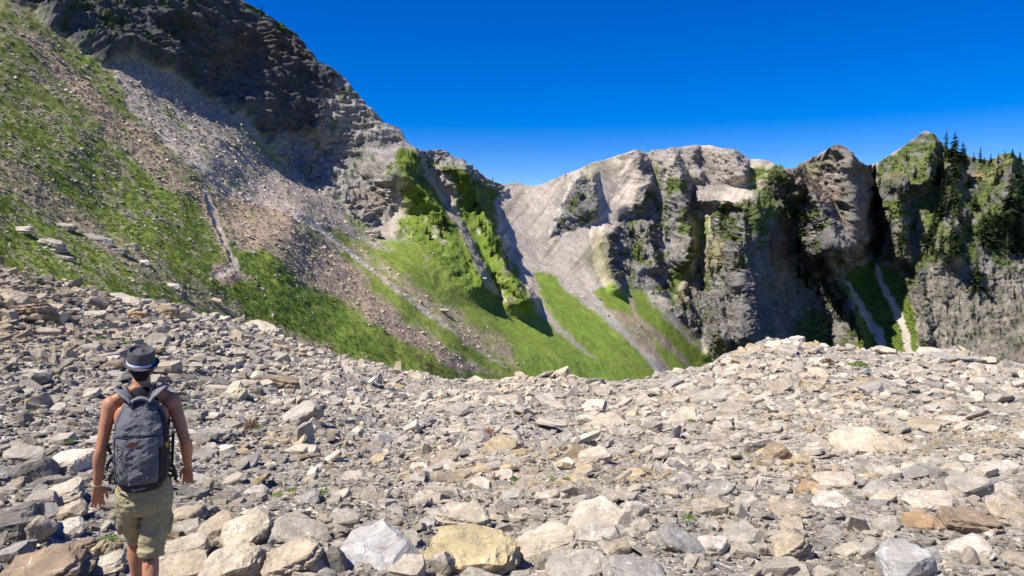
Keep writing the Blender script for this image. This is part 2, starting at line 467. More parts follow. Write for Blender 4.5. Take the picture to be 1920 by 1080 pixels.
def scree(mask, col, amp=.28, w=1.0, soft=0.0):
    global A, turf, rocky
    mm = np.clip(mask * w, 0, 1) * hmask
    if soft: mm = mm * (1 - soft * sstep(.0, .3, npx * .8 - fib2 * .6))
    A = lay(A, shade(col, nC * .7 + fib2 * .6, amp), mm); turf = turf * (1 - mm)
hmask = hill
scree(pm([(35, 55), (70, 60), (110, 105), (150, 140), (205, 200), (262, 245), (330, 300), (372, 345), (400, 372), (420, 450), (440, 500), (420, 480), (395, 420), (375, 375), (330, 352), (270, 322), (215, 275), (160, 205), (110, 140), (70, 100)], 9), BROWN * 1.08, soft=.5)
scree(pm([(188, 108), (262, 116), (350, 163), (430, 210), (470, 262), (500, 300), (560, 340), (640, 392), (715, 442), (735, 470), (650, 440), (600, 422), (548, 400), (470, 362), (400, 330), (340, 284), (275, 218), (225, 160)], 8), SCREE * .9, soft=.35)
scree(pm([(470, 268), (545, 318), (600, 352), (660, 398), (640, 402), (560, 352), (490, 305)], 5), PALE * .9)
scree(pm([(384, 362), (410, 350), (500, 376), (560, 405), (600, 440), (650, 492), (720, 560), (780, 610), (860, 662), (930, 700), (870, 700), (780, 650), (690, 600), (628, 560), (570, 520), (520, 480), (460, 470), (430, 450), (405, 410)], 8), BROWN * 1.15, soft=.3)
scree(lm([(520, 372, 14), (560, 400, 10), (600, 432, 7), (640, 462, 6), (690, 502, 5), (750, 552, 5), (800, 586, 4), (880, 640, 3), (950, 690, 2)], 4), SCREE * 1.1)
scree(pm([(640, 430), (700, 480), (780, 540), (860, 590), (950, 640), (1020, 690), (960, 690), (880, 640), (800, 580), (740, 540), (670, 480)], 10), BROWN * 1.25, w=.8, soft=.65)
scree(pm([(185, 112), (250, 112), (300, 132), (360, 158), (430, 200), (500, 280), (548, 316), (600, 350), (645, 382), (620, 400), (540, 350), (480, 310), (400, 230), (330, 190), (250, 150)], 5), SCREE * .8, soft=.25)
scree(lm([(250, 190, 16), (330, 280, 12), (420, 350, 16), (520, 372, 18)], 6), SCREE, soft=.3)
scree(pm([(-10, 295), (60, 330), (150, 400), (230, 455), (330, 520), (420, 560), (470, 600), (420, 600), (300, 540), (200, 490), (100, 420), (20, 370), (-60, 330)], 12), BROWN * 1.0, w=.75, soft=.7)
scree(pm([(395, 500), (430, 494), (462, 512), (470, 528), (420, 535), (392, 520)], 5), BROWN * 1.2)
scree(pm([(470, 618), (520, 612), (640, 660), (760, 695), (740, 720), (560, 690)], 8), BROWN * 1.3, w=.85, soft=.5)
path = lm([(384, 356, 7), (395, 380, 6), (404, 408, 6), (414, 440, 6), (428, 470, 6), (440, 496, 7), (425, 512, 6), (402, 520, 5)], 2.5)
A = lay(A, shade(G([.50, .42, .33]), nC, .12), path * hill); turf *= 1 - path
for gp in ([(318, 205), (352, 240), (345, 246), (300, 208)], [(440, 225), (478, 262), (548, 318), (520, 308), (470, 268)], [(420, 332), (452, 356), (440, 358), (418, 342)], [(640, 398), (668, 418), (690, 432), (660, 420)], [(200, 60), (130, 90), (190, 118), (180, 130), (110, 100)]):
    g = poly_mask(fx, fy, gp, 5); A = lay(A, shade(GRASS * .95, npx, .3), g * .85); turf = np.maximum(turf, g * .8)
for rp, rw in (([(238, 398), (266, 398)], 1),):
    pass
red = sstep(.38, .5, fbm(np.stack([PX / 26, PY / 16, 0 * PX + 9], -1), 2, 77)) * pm([(700, 600), (790, 620), (860, 660), (930, 690), (900, 706), (800, 690), (720, 640)], 10)
A = lay(A, shade(G([.13, .075, .04]), nC, .2), red * .8)

# grass fans and the chutes between them
A = lay(A, lay(shade(GRASS * 1.4, npx * .6 + nB * .6, .3), shade(GRASS2, npx, .2), sstep(-.2, .5, fib) * .7), fans); turf = np.maximum(turf, fans)
for pts, col in (([(985, 505, 16), (1000, 550, 12), (1020, 585, 8), (1050, 618, 6), (1085, 648, 4), (1112, 668, 2)], SCREE), ([(1070, 520, 26), (1100, 556, 14), (1135, 590, 9), (1175, 628, 7), (1210, 664, 8), (1250, 706, 9), (1270, 730, 9)], PALE),
                 ([(1176, 556, 3), (1195, 598, 5), (1225, 626, 8), (1260, 655, 7), (1300, 694, 5)], BROWN * 1.25), ([(1140, 580, 3), (1175, 600, 10), (1210, 640, 9), (1250, 690, 5)], BROWN * 1.3),
                 ([(1200, 530, 3), (1215, 556, 4), (1258, 602, 6), (1300, 640, 4), (1346, 674, 4)], PALE)):
    m_ = lm(pts, 4); A = lay(A, shade(col, nC, .2), m_ * .95); turf *= 1 - m_
# spurs, ridge
spur1 = spur1 * sstep(-.25, .25, npx * .9 + (PX - 742 - .10 * (PY - 330)) / 70); spur2 = spur2 * sstep(-.4, .1, npx + (PX - 850) / 50)
for s_ in (spur1, spur2):
    A = lay(A, lay(shade(GRASS * .95, npx * .8 + nB * .6, .45), shade(GRASSD, npx, .3), sstep(.1, .4, nB + nC * .4)), s_ * (1 - .75 * sstep(.25, .42, nC * .8 + npx * .4))); turf = np.maximum(turf, s_)
ch = lm([(815, 330, 14), (842, 362, 10), (850, 392, 8), (868, 430, 8), (884, 470, 6), (902, 512, 5), (920, 540, 3), (945, 566, 2)], 4)
A = lay(A, shade(SCREE * .95, nC, .25), ch * .9); turf *= 1 - ch
A = lay(A, shade(GRASS * .6, npx, .3), pm([(800, 305), (850, 300), (905, 330), (940, 352), (930, 368), (890, 350), (840, 330), (805, 325)], 7) * sstep(-.2, .1, npx))
A = lay(A, shade(ROCK * .85, nB + nC, .3), pm([(780, 278), (845, 274), (900, 318), (940, 350), (938, 364), (900, 345), (852, 318), (800, 308)], 5) * .75)
ridge_all = sstep(925, 945, PX) * (1 - sstep(1480, 1500, PX)) * (1 - fans) * (1 - hill)
A = lay(A, shade(G([.56, .475, .385]), nB * .7 + nC * .9, .25), ridge_all * (1 - spur2) * (1 - spur1))
runs = fbm(np.stack([(PX * .80 + PY * .60) / 7, (PY * .80 - PX * .60) / 90, 0 * PX + 3], -1), 4, 79, .65)
A = lay(A, shade(G([.30, .24, .19]), nC, .3), ridge_all * sstep(.05, .4, runs + nB * .3) * .6)
A = lay(A, shade(G([.24, .23, .11]), nC, .3), ridge_all * sstep(.22, .45, npx) * (1 - sstep(330, 420, PY)) * .5)
for m_, k in ((outc1, 1.0), (outc2, .9), (summit, .6)):
    A = lay(A, shade(ROCK * .95, nB + nC, .35), m_ * k); rocky = np.maximum(rocky, m_)
A = lay(A, shade(GRASSD * 1.35, npx, .35), outc1 * sstep(.12, .3, npx) * .8)
A = lay(A, shade(GRASS * .7, npx, .35), outc2 * sstep(-.05, .18, npx + nB * .5) * .85); turf = np.maximum(turf, outc2 * sstep(-.05, .18, npx + nB * .5))
for gp in ([(1216, 305), (1240, 312), (1244, 350), (1222, 352)], [(1400, 322), (1470, 310), (1488, 330), (1480, 372), (1440, 385), (1405, 356)], [(1290, 400), (1330, 392), (1330, 440), (1290, 560), (1250, 600), (1256, 540), (1300, 470)], [(1100, 320), (1118, 325), (1112, 335), (1092, 333)], [(1185, 455), (1200, 470), (1180, 510), (1165, 520)]):
    g = pm(gp, 8) * sstep(-.35, .1, npx + nB * .5); A = lay(A, shade(GRASS * .85, npx, .3), g * .85); turf = np.maximum(turf, g * .7)
A = lay(A, shade(G([.19, .19, .09]), npx + nB, .4), pm([(1120, 440), (1140, 430), (1150, 500), (1165, 545), (1120, 520), (1085, 480)], 12) * .7)
A = lay(A, shade(G([.30, .27, .12]), npx, .2), pm([(1100, 310), (1175, 290), (1160, 330), (1110, 340)], 10) * .35)
A = lay(A, shade(ROCK * .7, nB + nC, .4), pm([(1255, 590), (1300, 600), (1350, 640), (1352, 720), (1320, 720), (1300, 660)], 6) * (1 - fans) * .9)
# pinnacle, peak, ravine, right mountain
A = lay(A, shade(ROCK * .82, nB + nC, .35), pinn); rocky = np.maximum(rocky, pinn)
gp_ = pinn * (sstep(-.05, .2, npx + nB * .5 + .25 * (1 - sstep(380, 440, PY)) - .1)) * (1 - pm([(1330, 560), (1400, 520), (1500, 420), (1500, 660), (1350, 680)], 8)); A = lay(A, shade(GRASS * .62, npx, .4), gp_ * .85); turf = np.maximum(turf, gp_ * .8)
A = lay(A, shade(G([.34, .29, .17]), nC, .2), pm([(1335, 450), (1352, 440), (1356, 500), (1300, 560), (1262, 590), (1275, 560)], 8) * .7)
A = lay(A, shade(GRASS * .8, npx, .3), pm([(1490, 600), (1540, 585), (1560, 660), (1480, 650)], 8) * .8)
A = lay(A, shade(ROCKW * .78, nB + nC, .35), peak); rocky = np.maximum(rocky, peak)
A = lay(A, shade(G([.33, .22, .17]), nC, .3), peak * sstep(.1, .35, nB + nA * .5) * .7)
A = lay(A, shade(G([.24, .22, .11]), nC, .3), peak * pm([(1490, 318), (1560, 275), (1560, 310), (1520, 340)], 10) * .6)
A = lay(A, shade(GRASS * .62, npx, .25), gully); turf = np.maximum(turf, gully)
for pts in ([(1590, 532, 3), (1604, 560, 5), (1625, 592, 7), (1648, 625, 9), (1655, 660, 8)], [(1644, 498, 3), (1654, 530, 5), (1672, 566, 7), (1690, 600, 7), (1700, 640, 6), (1706, 670, 6)]):
    m_ = lm(pts, 2.5); A = lay(A, shade(PALE * .95, nC, .15), m_); turf *= 1 - m_
A = lay(A, shade(ROCK * .68, nB + nC, .35), rmount)
gq = rmount * (1 - .55 * rwall) * sstep(-.25, .10, npx * .9 + nB * .6 + .06)
A = lay(A, lay(shade(GRASS * .6, npx, .4), shade(G([.22, .19, .08]), npx, .3), sstep(.1, .4, nB)), gq * .85); turf = np.maximum(turf, gq * .8)
A = lay(A, shade(G([.27, .24, .20]), nB * .7 + nC, .4), rwall * (1 - .9 * sstep(.0, .25, npx + nA * .5))); rocky = np.maximum(rocky, rwall)
rocky = np.maximum(rocky, rmount * .7)
A = lay(A, shade(OCHRE, nC, .2), rmount * pm([(1815, 322), (1838, 322), (1832, 335), (1812, 334)], 5))
A = lay(A, shade(PALE * .8, nC, .2), pm([(1735, 600), (1760, 615), (1800, 650), (1840, 690), (1825, 692), (1780, 655), (1745, 625)], 3) * .8)
rocky *= 1 - .7 * np.clip(hill + fans + gully, 0, 1)

# --- relief: each octave only where the net is fine enough to carry it
dist = np.linalg.norm(P0, axis=-1)
cell = dist * GSTEP / FPX
N0 = grid_normals(np.stack([blur(blur(P0[..., k], 6, 0), 6, 1) for k in range(3)], -1))
def rough(mask_amp, lam0, octs, S=None, seed=100, gain=.55, ridged=False):
    """displacement in metres: mask_amp scales it, S stretches the lattice (3x3)"""
    out = np.zeros(PX.shape, np.float32)
    sel = mask_amp > .01
    if not sel.any(): return out
    q = P0[sel]; q = q @ S.T if S is not None else q
    c = cell[sel]; s = 0; a = 1.0; lam = lam0
    for k in range(octs):
        v = vnoise(q / lam + 31.7 * k, seed + k)
        if ridged: v = 1 - 2 * np.abs(v)
        s = s + a * v * np.clip(lam / (2.2 * c) - .6, 0, 1); a *= gain; lam /= 2.0
    out[sel] = s * mask_amp[sel]; return out
def rotz(a): c, s = math.cos(a), math.sin(a); return np.array([[c, -s, 0], [s, c, 0], [0, 0, 1.0]])
def roty(a): c, s = math.cos(a), math.sin(a); return np.array([[c, 0, s], [0, 1, 0], [-s, 0, c]])
beds = np.diag([.55, .55, 3.2]) @ roty(R(4))
dips = np.diag([.5, .6, 3.0]) @ roty(R(-32))
cols = np.diag([1.8, 1.5, .32])
soil = np.clip(hill + fans + gully, 0, 1)
def facets(mask, amp, lam, S, seed, tilt=1.0, crack=.35):
    """broken rock: every cell of a jittered lattice is a plane of its own tilt, with a joint between neighbours"""
    out = np.zeros(PX.shape, np.float32)
    sel = mask > .02
    if not sel.any(): return out
    q = P0[sel]; q = (q @ S.T if S is not None else q) / lam
    q = (q + .35 * np.stack([vnoise(q * 1.3 + 9.1 * k, seed + 40 + k) for k in range(3)], -1)).astype(np.float32)
    b = np.floor(q - .5).astype(np.int32)
    d1 = np.full(len(q), 1e9, np.float32); d2 = d1.copy(); h = np.zeros(len(q), np.float32)
    for dx in (0, 1):
        for dy in (0, 1):
            for dz in (0, 1):
                cx, cy_, cz_ = b[:, 0] + dx, b[:, 1] + dy, b[:, 2] + dz
                r = [_hash(cx, cy_, cz_, seed + k) for k in range(7)]
                v = q - np.stack([cx + .5 + .8 * (r[0] - .5), cy_ + .5 + .8 * (r[1] - .5), cz_ + .5 + .8 * (r[2] - .5)], -1)
                d = (v * v).sum(-1)
                hh = (r[3] - .5) * 1.2 + tilt * (v[:, 0] * (r[4] - .5) + v[:, 1] * (r[5] - .5) + v[:, 2] * (r[6] - .5)) * 2
                n1 = d < d1
                d2 = np.where(n1, d1, np.minimum(d2, d)); h = np.where(n1, hh, h); d1 = np.where(n1, d, d1)
    e = np.sqrt(d2) - np.sqrt(d1)
    out[sel] = (h - crack * (1 - np.clip(e / .12, 0, 1))) * amp * mask[sel] * np.clip(lam / (2.2 * cell[sel] * (1 if S is None else 1.0)) - .5, 0, 1)
    return out
cliffS = blur(blur(cliff, 5, 0), 5, 1) ** 2 * cliff
dark_wall = np.clip(cliffS - lit, 0, 1)
D = rough(.35 + 0 * PX, 16, 3, None, 90)
D += rough(soil * (.18 - .10 * sstep(450, 900, PX)) * np.clip(dist / 100, .3, 1.2), 5, 6, None, 110, .78)
D += rough(dark_wall * 1.3, 18, 6, None, 120, .6, True) + facets(dark_wall, .7, 6.0, np.diag([1, 1, .8]), 121) + facets(dark_wall, .35, 2.2, np.diag([.6, .6, 1.8]), 123) + rough(dark_wall * .8, 6, 5, np.diag([.35, .35, 3.2]), 130, .7, True)
D += rough(lit * .7, 8, 5, None, 137, .6, True) + facets(lit, .6, 3.0, np.diag([.7, .7, 1.7]), 221) + facets(lit, .38, 1.4, np.diag([.6, .6, 2.0]), 223) + rough(lit * .5, 4, 5, np.diag([.4, .4, 3.0]), 225, .72, True)
rz = ridge_all * (1 - np.clip(outc1 + outc2 + summit, 0, 1) * .6)
orz = np.clip(outc1 + outc2 + summit, 0, 1) * ridge_all
tiltS = lambda u, v, w, ang: np.diag([u, v, w]) @ roty(R(ang))
D += rough(rz * .14, 4, 6, tiltS(.3, .5, 2.4, -34), 140, .7, True) + facets(rz, .07, 1.6, tiltS(.4, .6, 2.0, -34), 241, .8)
D += rough(orz * .6, 8, 6, tiltS(.5, .6, 2.0, -34), 150, .7, True) + facets(orz, .75, 4.0, tiltS(.7, .8, 1.5, -34), 251) + facets(orz, .45, 1.7, tiltS(.5, .7, 2.2, -34), 253)
D += rough(peak * .7, 9, 6, tiltS(.6, .7, 1.6, -38), 155, .68, True) + facets(peak, .8, 4.5, tiltS(.8, .9, 1.3, -38), 261) + facets(peak, .45, 1.8, tiltS(.6, .7, 1.8, -38), 263)
pz = np.clip(pinn + rwall, 0, 1) * (1 - gully)
mzz = np.clip(rmount - rwall, 0, 1) * (1 - gully)
D += facets(pz + .7 * mzz, .9, 9.0, np.diag([1.2, 1.1, .7]), 269) + facets(np.clip(orz + .8 * peak, 0, 1), .9, 9.0, tiltS(.9, .9, 1.3, -36), 259)
D += rough(pz * .7, 6, 6, np.diag([1.6, 1.4, .35]), 160, .7, True) + facets(pz, .7, 4.0, np.diag([1.3, 1.2, .5]), 271) + facets(pz, .45, 1.6, np.diag([1.5, 1.3, .4]), 273)
mz = np.clip(rmount - rwall, 0, 1) * (1 - gully)
D += rough(mz * .8, 10, 6, None, 180, .66) + facets(mz, .5, 2.6, None, 281)
knob = pm([(775, 276), (845, 270), (900, 314), (945, 350), (938, 366), (900, 348), (850, 325), (800, 318), (770, 300)], 5)
D += rough(np.clip(spur1 + spur2, 0, 1) * .32, 3.5, 5, None, 185, .72) + facets(knob, .7, 3.0, np.diag([.8, .8, 1.4]), 291) + facets(knob, .4, 1.3, np.diag([.7, .7, 1.6]), 293) + rough(knob * .6, 5, 5, None, 295, .7, True)
for w_, S_, am, sd in ((rz, tiltS(.5, .6, 2.0, -34), .10, 501), (orz, tiltS(.3, .5, 3.0, -34), .36, 511), (peak, tiltS(.4, .5, 2.4, -38), .36, 521), (pz, np.diag([2.4, 2.0, .3]), .42, 531), (mz, None, .30, 541), (lit, np.diag([.3, .3, 3.2]), .36, 551), (dark_wall, np.diag([.3, .3, 3.0]), .35, 561)):
    g_ = grain(5, 5, sd, .85, S_); A = A * (1 + (am * g_ * w_ * 1.6)[..., None])
D -= path * hill * .06
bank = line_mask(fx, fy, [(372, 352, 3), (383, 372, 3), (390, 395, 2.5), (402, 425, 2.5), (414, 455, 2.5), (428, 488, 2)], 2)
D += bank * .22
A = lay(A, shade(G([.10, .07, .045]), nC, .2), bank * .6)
# a fade at the skyline keeps the outline where it was traced, save for small teeth
P = P0 + N0 * (D * (1 - .45 * (1 - sstep(0, .05, tt))[:, None]))[..., None]
# the hidden far side falls away behind the crest
back = []
bk = P[0]
for k, (dy, dz) in enumerate(((2, -.8), (8, -5), (26, -22), (60, -55))):
    b = bk + np.array([0, dy, dz]) + 1.5 * vnoise(bk / 7.0 + k, 200)[:, None]
    back.append(b)
Pg = np.concatenate([np.stack(back[::-1]), P], 0); Ag = np.concatenate([np.repeat(A[:1], 4, 0), A], 0); Rg = np.concatenate([np.repeat(rocky[:1], 4, 0), rocky], 0)
nr, nc = Pg.shape[:2]
ii = np.arange(nr * nc).reshape(nr, nc)
Q = np.stack([ii[:-1, :-1], ii[1:, :-1], ii[1:, 1:], ii[:-1, 1:]], -1).reshape(-1, 4)
# which piece of country each face belongs to
pxm = np.concatenate([np.repeat(PX[:1], 4, 0), PX], 0)[:-1, :-1]; pym = np.concatenate([np.repeat(PY[:1], 4, 0), PY], 0)[:-1, :-1]
lab = np.full(pxm.shape, 1)
h0 = np.concatenate([np.repeat(hill[:1], 4, 0), hill], 0)[:-1, :-1]; f0 = np.concatenate([np.repeat(fans[:1], 4, 0), fans], 0)[:-1, :-1]
c0 = np.concatenate([np.repeat(cliff[:1], 4, 0), cliff], 0)[:-1, :-1]; g0 = np.concatenate([np.repeat(gully[:1], 4, 0), gully], 0)[:-1, :-1]
k0 = np.concatenate([np.repeat(peak[:1], 4, 0), peak], 0)[:-1, :-1]; i0 = np.concatenate([np.repeat(pinn[:1], 4, 0), pinn], 0)[:-1, :-1]
r0 = np.concatenate([np.repeat(rmount[:1], 4, 0), rmount], 0)[:-1, :-1]
lab[c0 > .5] = 2; lab[k0 > .5] = 3; lab[r0 > .5] = 4; lab[i0 > .5] = 5; lab[g0 > .5] = 6; lab[(h0 > .5) | (f0 > .5)] = 0
lab = lab.ravel()
NAMES = {0: 'hillside', 1: 'ridge', 2: 'cliff', 3: 'peak', 4: 'mountain', 5: 'rock_pinnacle', 6: 'ravine_slope'}
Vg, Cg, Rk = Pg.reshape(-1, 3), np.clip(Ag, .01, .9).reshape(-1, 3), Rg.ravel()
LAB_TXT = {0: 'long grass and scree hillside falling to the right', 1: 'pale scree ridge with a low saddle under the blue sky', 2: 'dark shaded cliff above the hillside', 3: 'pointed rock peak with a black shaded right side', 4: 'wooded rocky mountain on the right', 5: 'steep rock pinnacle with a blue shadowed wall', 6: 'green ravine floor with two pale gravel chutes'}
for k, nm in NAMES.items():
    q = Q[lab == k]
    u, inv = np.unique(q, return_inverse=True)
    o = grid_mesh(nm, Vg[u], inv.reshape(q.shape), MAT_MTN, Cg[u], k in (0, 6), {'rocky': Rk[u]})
    o['kind'] = 'structure'; o['label'] = LAB_TXT[k]

def on_mountain(px, py):
    """the point of the mountain surface seen at a pixel of the photograph"""
    c = np.clip((np.asarray(px, float) - GX[0]) / GSTEP, 0, len(GX) - 1.01)
    t0, b0 = np.interp(px, GX, top), np.interp(px, GX, bot)
    r = np.clip((np.asarray(py, float) - t0) / (b0 - t0), 0, 1) * (NR - 1)
    ci, ri = np.round(c).astype(int), np.round(np.clip(r, 0, NR - 1)).astype(int)
    return P[ri, ci], N0[ri, ci], turf[ri, ci], soil[ri, ci], (ri, ci)
# ------------------------------------------------------------------ DEBRIS FIELD: the ground under the rocks
GT = TPS([(x, y, r) for x, y, r in SHARED if x < 500] + [
    (560, 645, 70), (640, 668, 70), (740, 694, 72), (-700, 1100, 4.6), (-700, 800, 9),
    (0, 560, 31), (0, 650, 20.5), (0, 760, 14), (0, 900, 9.6), (0, 1080, 6.3), (0, 1250, 4.6), (0, 1500, 3.2),
    (300, 640, 33), (300, 720, 20), (300, 850, 12), (300, 1000, 7.8), (258, 1190, 4.95),
    (480, 680, 36), (480, 760, 21), (640, 720, 38),
    (850, 713, 74), (850, 730, 48), (850, 770, 27), (850, 840, 16.2), (960, 706, 64), (960, 730, 45), (960, 780, 24), (960, 900, 11.8), (960, 1000, 8.2), (960, 1080, 6.5), (960, 1250, 4.7), (960, 1500, 3.2),
    (1080, 713, 56), (1200, 717, 52), (1200, 740, 37), (1200, 800, 21), (1330, 683, 54), (1330, 730, 36), (1400, 652, 56), (1480, 634, 58), (1480, 670, 44), (1480, 720, 32), (1480, 800, 19.5), (1480, 900, 12.2), (1480, 1080, 6.7),
    (1700, 657, 50), (1700, 700, 36), (1700, 780, 21.5), (1920, 686, 44), (1920, 730, 30), (1920, 800, 19.5), (1920, 900, 12.4), (1920, 1080, 6.8), (1920, 1250, 4.9), (1920, 1500, 3.3), (2620, 720, 34), (2620, 1100, 6.6), (2620, 1500, 3.4)], 1e-4)
LX = np.arange(-700, 2622, 6.0)
NL = 170
lt = np.linspace(0, 1, NL) ** 1.25
LTOP = rim(LX)
LPX = np.broadcast_to(LX, (NL, len(LX))).copy(); LPY = LTOP + (1500 - LTOP) * lt[:, None]
LY = GT(LPX, LPY)
L0 = unproj(LPX, LPY, LY)
ld = np.linalg.norm(L0, axis=-1)
def swell(P_):
    d = np.linalg.norm(P_, axis=-1)
    return .55 * np.clip(d / 30, .22, 1.2) * fbm(P_ / 5.0, 3, 301) + .14 * np.clip(d / 15, .3, 2) * fbm(P_ / 1.1, 3, 305)
LD = swell(L0) + .03 * fbm(L0 / .3, 3, 309)
LP = L0.copy(); LP[..., 2] += LD - .04
tail = []
for dy, dz in ((2.5, -.9), (8, -4), (20, -12), (45, -30)):
    t_ = LP[0].copy(); t_ += np.array([0, dy, dz]); t_[:, 2] -= np.where(LX < 740, .15 * dy, 0)
    tail.append(t_)
LPg = np.concatenate([np.stack(tail[::-1]), LP], 0)
nr2, nc2 = LPg.shape[:2]
i2 = np.arange(nr2 * nc2).reshape(nr2, nc2)
Q2 = np.stack([i2[:-1, :-1], i2[1:, :-1], i2[1:, 1:], i2[:-1, 1:]], -1).reshape(-1, 4)
lc = np.array([.38, .34, .285]) * (1 + .35 * fbm(LPg / 1.6, 4, 311)[..., None])
def ground_material():
    m = NT('gravel_ground'); alb = m.attr('alb'); co = m.coord('Object')
    v = m.voro(co, 9.0, 'F1', 'Color'); d = m.voro(co, 9.0, 'DISTANCE_TO_EDGE'); n = m.noise(co, 3, 6, .7)
    sep = m.n('ShaderNodeSeparateColor'); m.l(v, sep.inputs[0])
    c = m.mix(1.0, alb, m.ramp(sep.outputs[0], [(0, .55), (1, 1.45)]), 'MULTIPLY')
    c = m.mix(1.0, c, m.ramp(n, [(.3, .7), (.7, 1.25)]), 'MULTIPLY')
    h = m.math('ADD', m.math('MULTIPLY', d, 2.0), m.math('MULTIPLY', n, .5))
    return m.done(c, m.bump(h, .9, .06), .95)
o = grid_mesh('debris_field', LPg.reshape(-1, 3), Q2, ground_material(), lc.reshape(-1, 3))
o['kind'] = 'structure'; o['label'] = 'rock debris field sloping away from the viewer'
# ground beneath and behind the viewer
bx, by = np.meshgrid(np.linspace(-14, 14, 40), np.linspace(-12, 3.4, 26))
bz = -1.62 - .19 * by + .05 * fbm(np.stack([bx, by, 0 * bx], -1), 3, 320)
bz = np.where(by > 3.0, bz - .1, bz)
i3 = np.arange(bx.size).reshape(bx.shape)
o = grid_mesh('trodden_ground', np.stack([bx, by, bz], -1).reshape(-1, 3), np.stack([i3[:-1, :-1], i3[1:, :-1], i3[1:, 1:], i3[:-1, 1:]], -1).reshape(-1, 4), bpy.data.materials['gravel_ground'], np.tile(np.array([.26, .23, .2]), (bx.size, 1)))
o['kind'] = 'structure'
def ground_pt(px, py):
    Y = GT(np.atleast_1d(np.asarray(px, float)), np.atleast_1d(np.asarray(py, float)))
    p = unproj(np.atleast_1d(px), np.atleast_1d(py), Y)
    return p
# ------------------------------------------------------------------ ROCKS
TMP = bpy.data.collections.new('workshop')          # never linked to the scene

def rock_mesh(name, seed, dims=(1, .72, .38), vox=.055, cuts=11, rough_amp=.03, keep=.4, strata=.02, sharp=32, chips=14):
    """an angular, bedded block about 1 m long"""
    r = np.random.default_rng(seed)
    bm = bmesh.new(); bmesh.ops.create_cube(bm, size=1.0)
    bmesh.ops.scale(bm, vec=dims, verts=bm.verts)
    for k in range(cuts):
        n = r.normal(size=3); n[2] *= .55 if r.random() < .6 else 1.4
        if k < 4: n = np.array([(1, .35, .25), (-1, .3, .3), (.3, 1, .2), (-.2, -1, .35)][k]) * (1 + .5 * r.normal(size=3))
        n /= np.linalg.norm(n)
        ext = sum(abs(n[i]) * dims[i] / 2 for i in range(3))
        d = ext * r.uniform(.55 if k < 4 else .62, .9)
        co = Vector(n * d)
        g = bm.verts[:] + bm.edges[:] + bm.faces[:]
        res = bmesh.ops.bisect_plane(bm, geom=g, plane_co=co, plane_no=Vector(n), clear_outer=True)
        e = [x for x in res['geom_cut'] if isinstance(x, bmesh.types.BMEdge)]
        if e: bmesh.ops.contextual_create(bm, geom=e)
    for k in range(chips):                           # splintered corners and edges
        n = r.normal(size=3); n /= np.linalg.norm(n)
        ext = max(v.co.dot(Vector(n)) for v in bm.verts)
        g = bm.verts[:] + bm.edges[:] + bm.faces[:]
        res = bmesh.ops.bisect_plane(bm, geom=g, plane_co=Vector(n * (ext - r.uniform(.015, .07))), plane_no=Vector(n), clear_outer=True)
        e = [x for x in res['geom_cut'] if isinstance(x, bmesh.types.BMEdge)]
        if e: bmesh.ops.contextual_create(bm, geom=e)
    bmesh.ops.remove_doubles(bm, verts=bm.verts, dist=.004)
    bmesh.ops.recalc_face_normals(bm, faces=bm.faces)
    bmesh.ops.triangulate(bm, faces=bm.faces)
    for q in range(3):
        ed = [e for e in bm.edges if e.calc_length() > vox]
        if not ed: break
        bmesh.ops.subdivide_edges(bm, edges=ed, cuts=1, use_grid_fill=True)
        bmesh.ops.triangulate(bm, faces=bm.faces)
    bm.normal_update()
    v = np.array([x.co[:] for x in bm.verts]); nn = np.array([x.normal[:] for x in bm.verts])
    off = r.uniform(-50, 50, 3)
    d = rough_amp * fbm(v * 3.0 + off, 3, seed) + rough_amp * .6 * fbm(v * 9 + off, 3, seed + 9, ridged=True)
    lay_ = v[:, 2] + .06 * fbm(v * 1.5 + off, 2, seed + 4)
    bed = vnoise(np.stack([np.floor(lay_ / .055) + off[0], 0 * lay_, 0 * lay_], -1), seed + 5)
    d = d + strata * bed * (1 - np.abs(nn[:, 2]))
    for x, c_ in zip(bm.verts, v + nn * d[:, None]): x.co = Vector(c_)
    m2 = bpy.data.meshes.new(name); bm.to_mesh(m2); bm.free()
    m2.polygons.foreach_set('use_smooth', np.ones(len(m2.polygons), bool))
    m2.set_sharp_from_angle(angle=R(sharp))
    m2.update()
    return m2

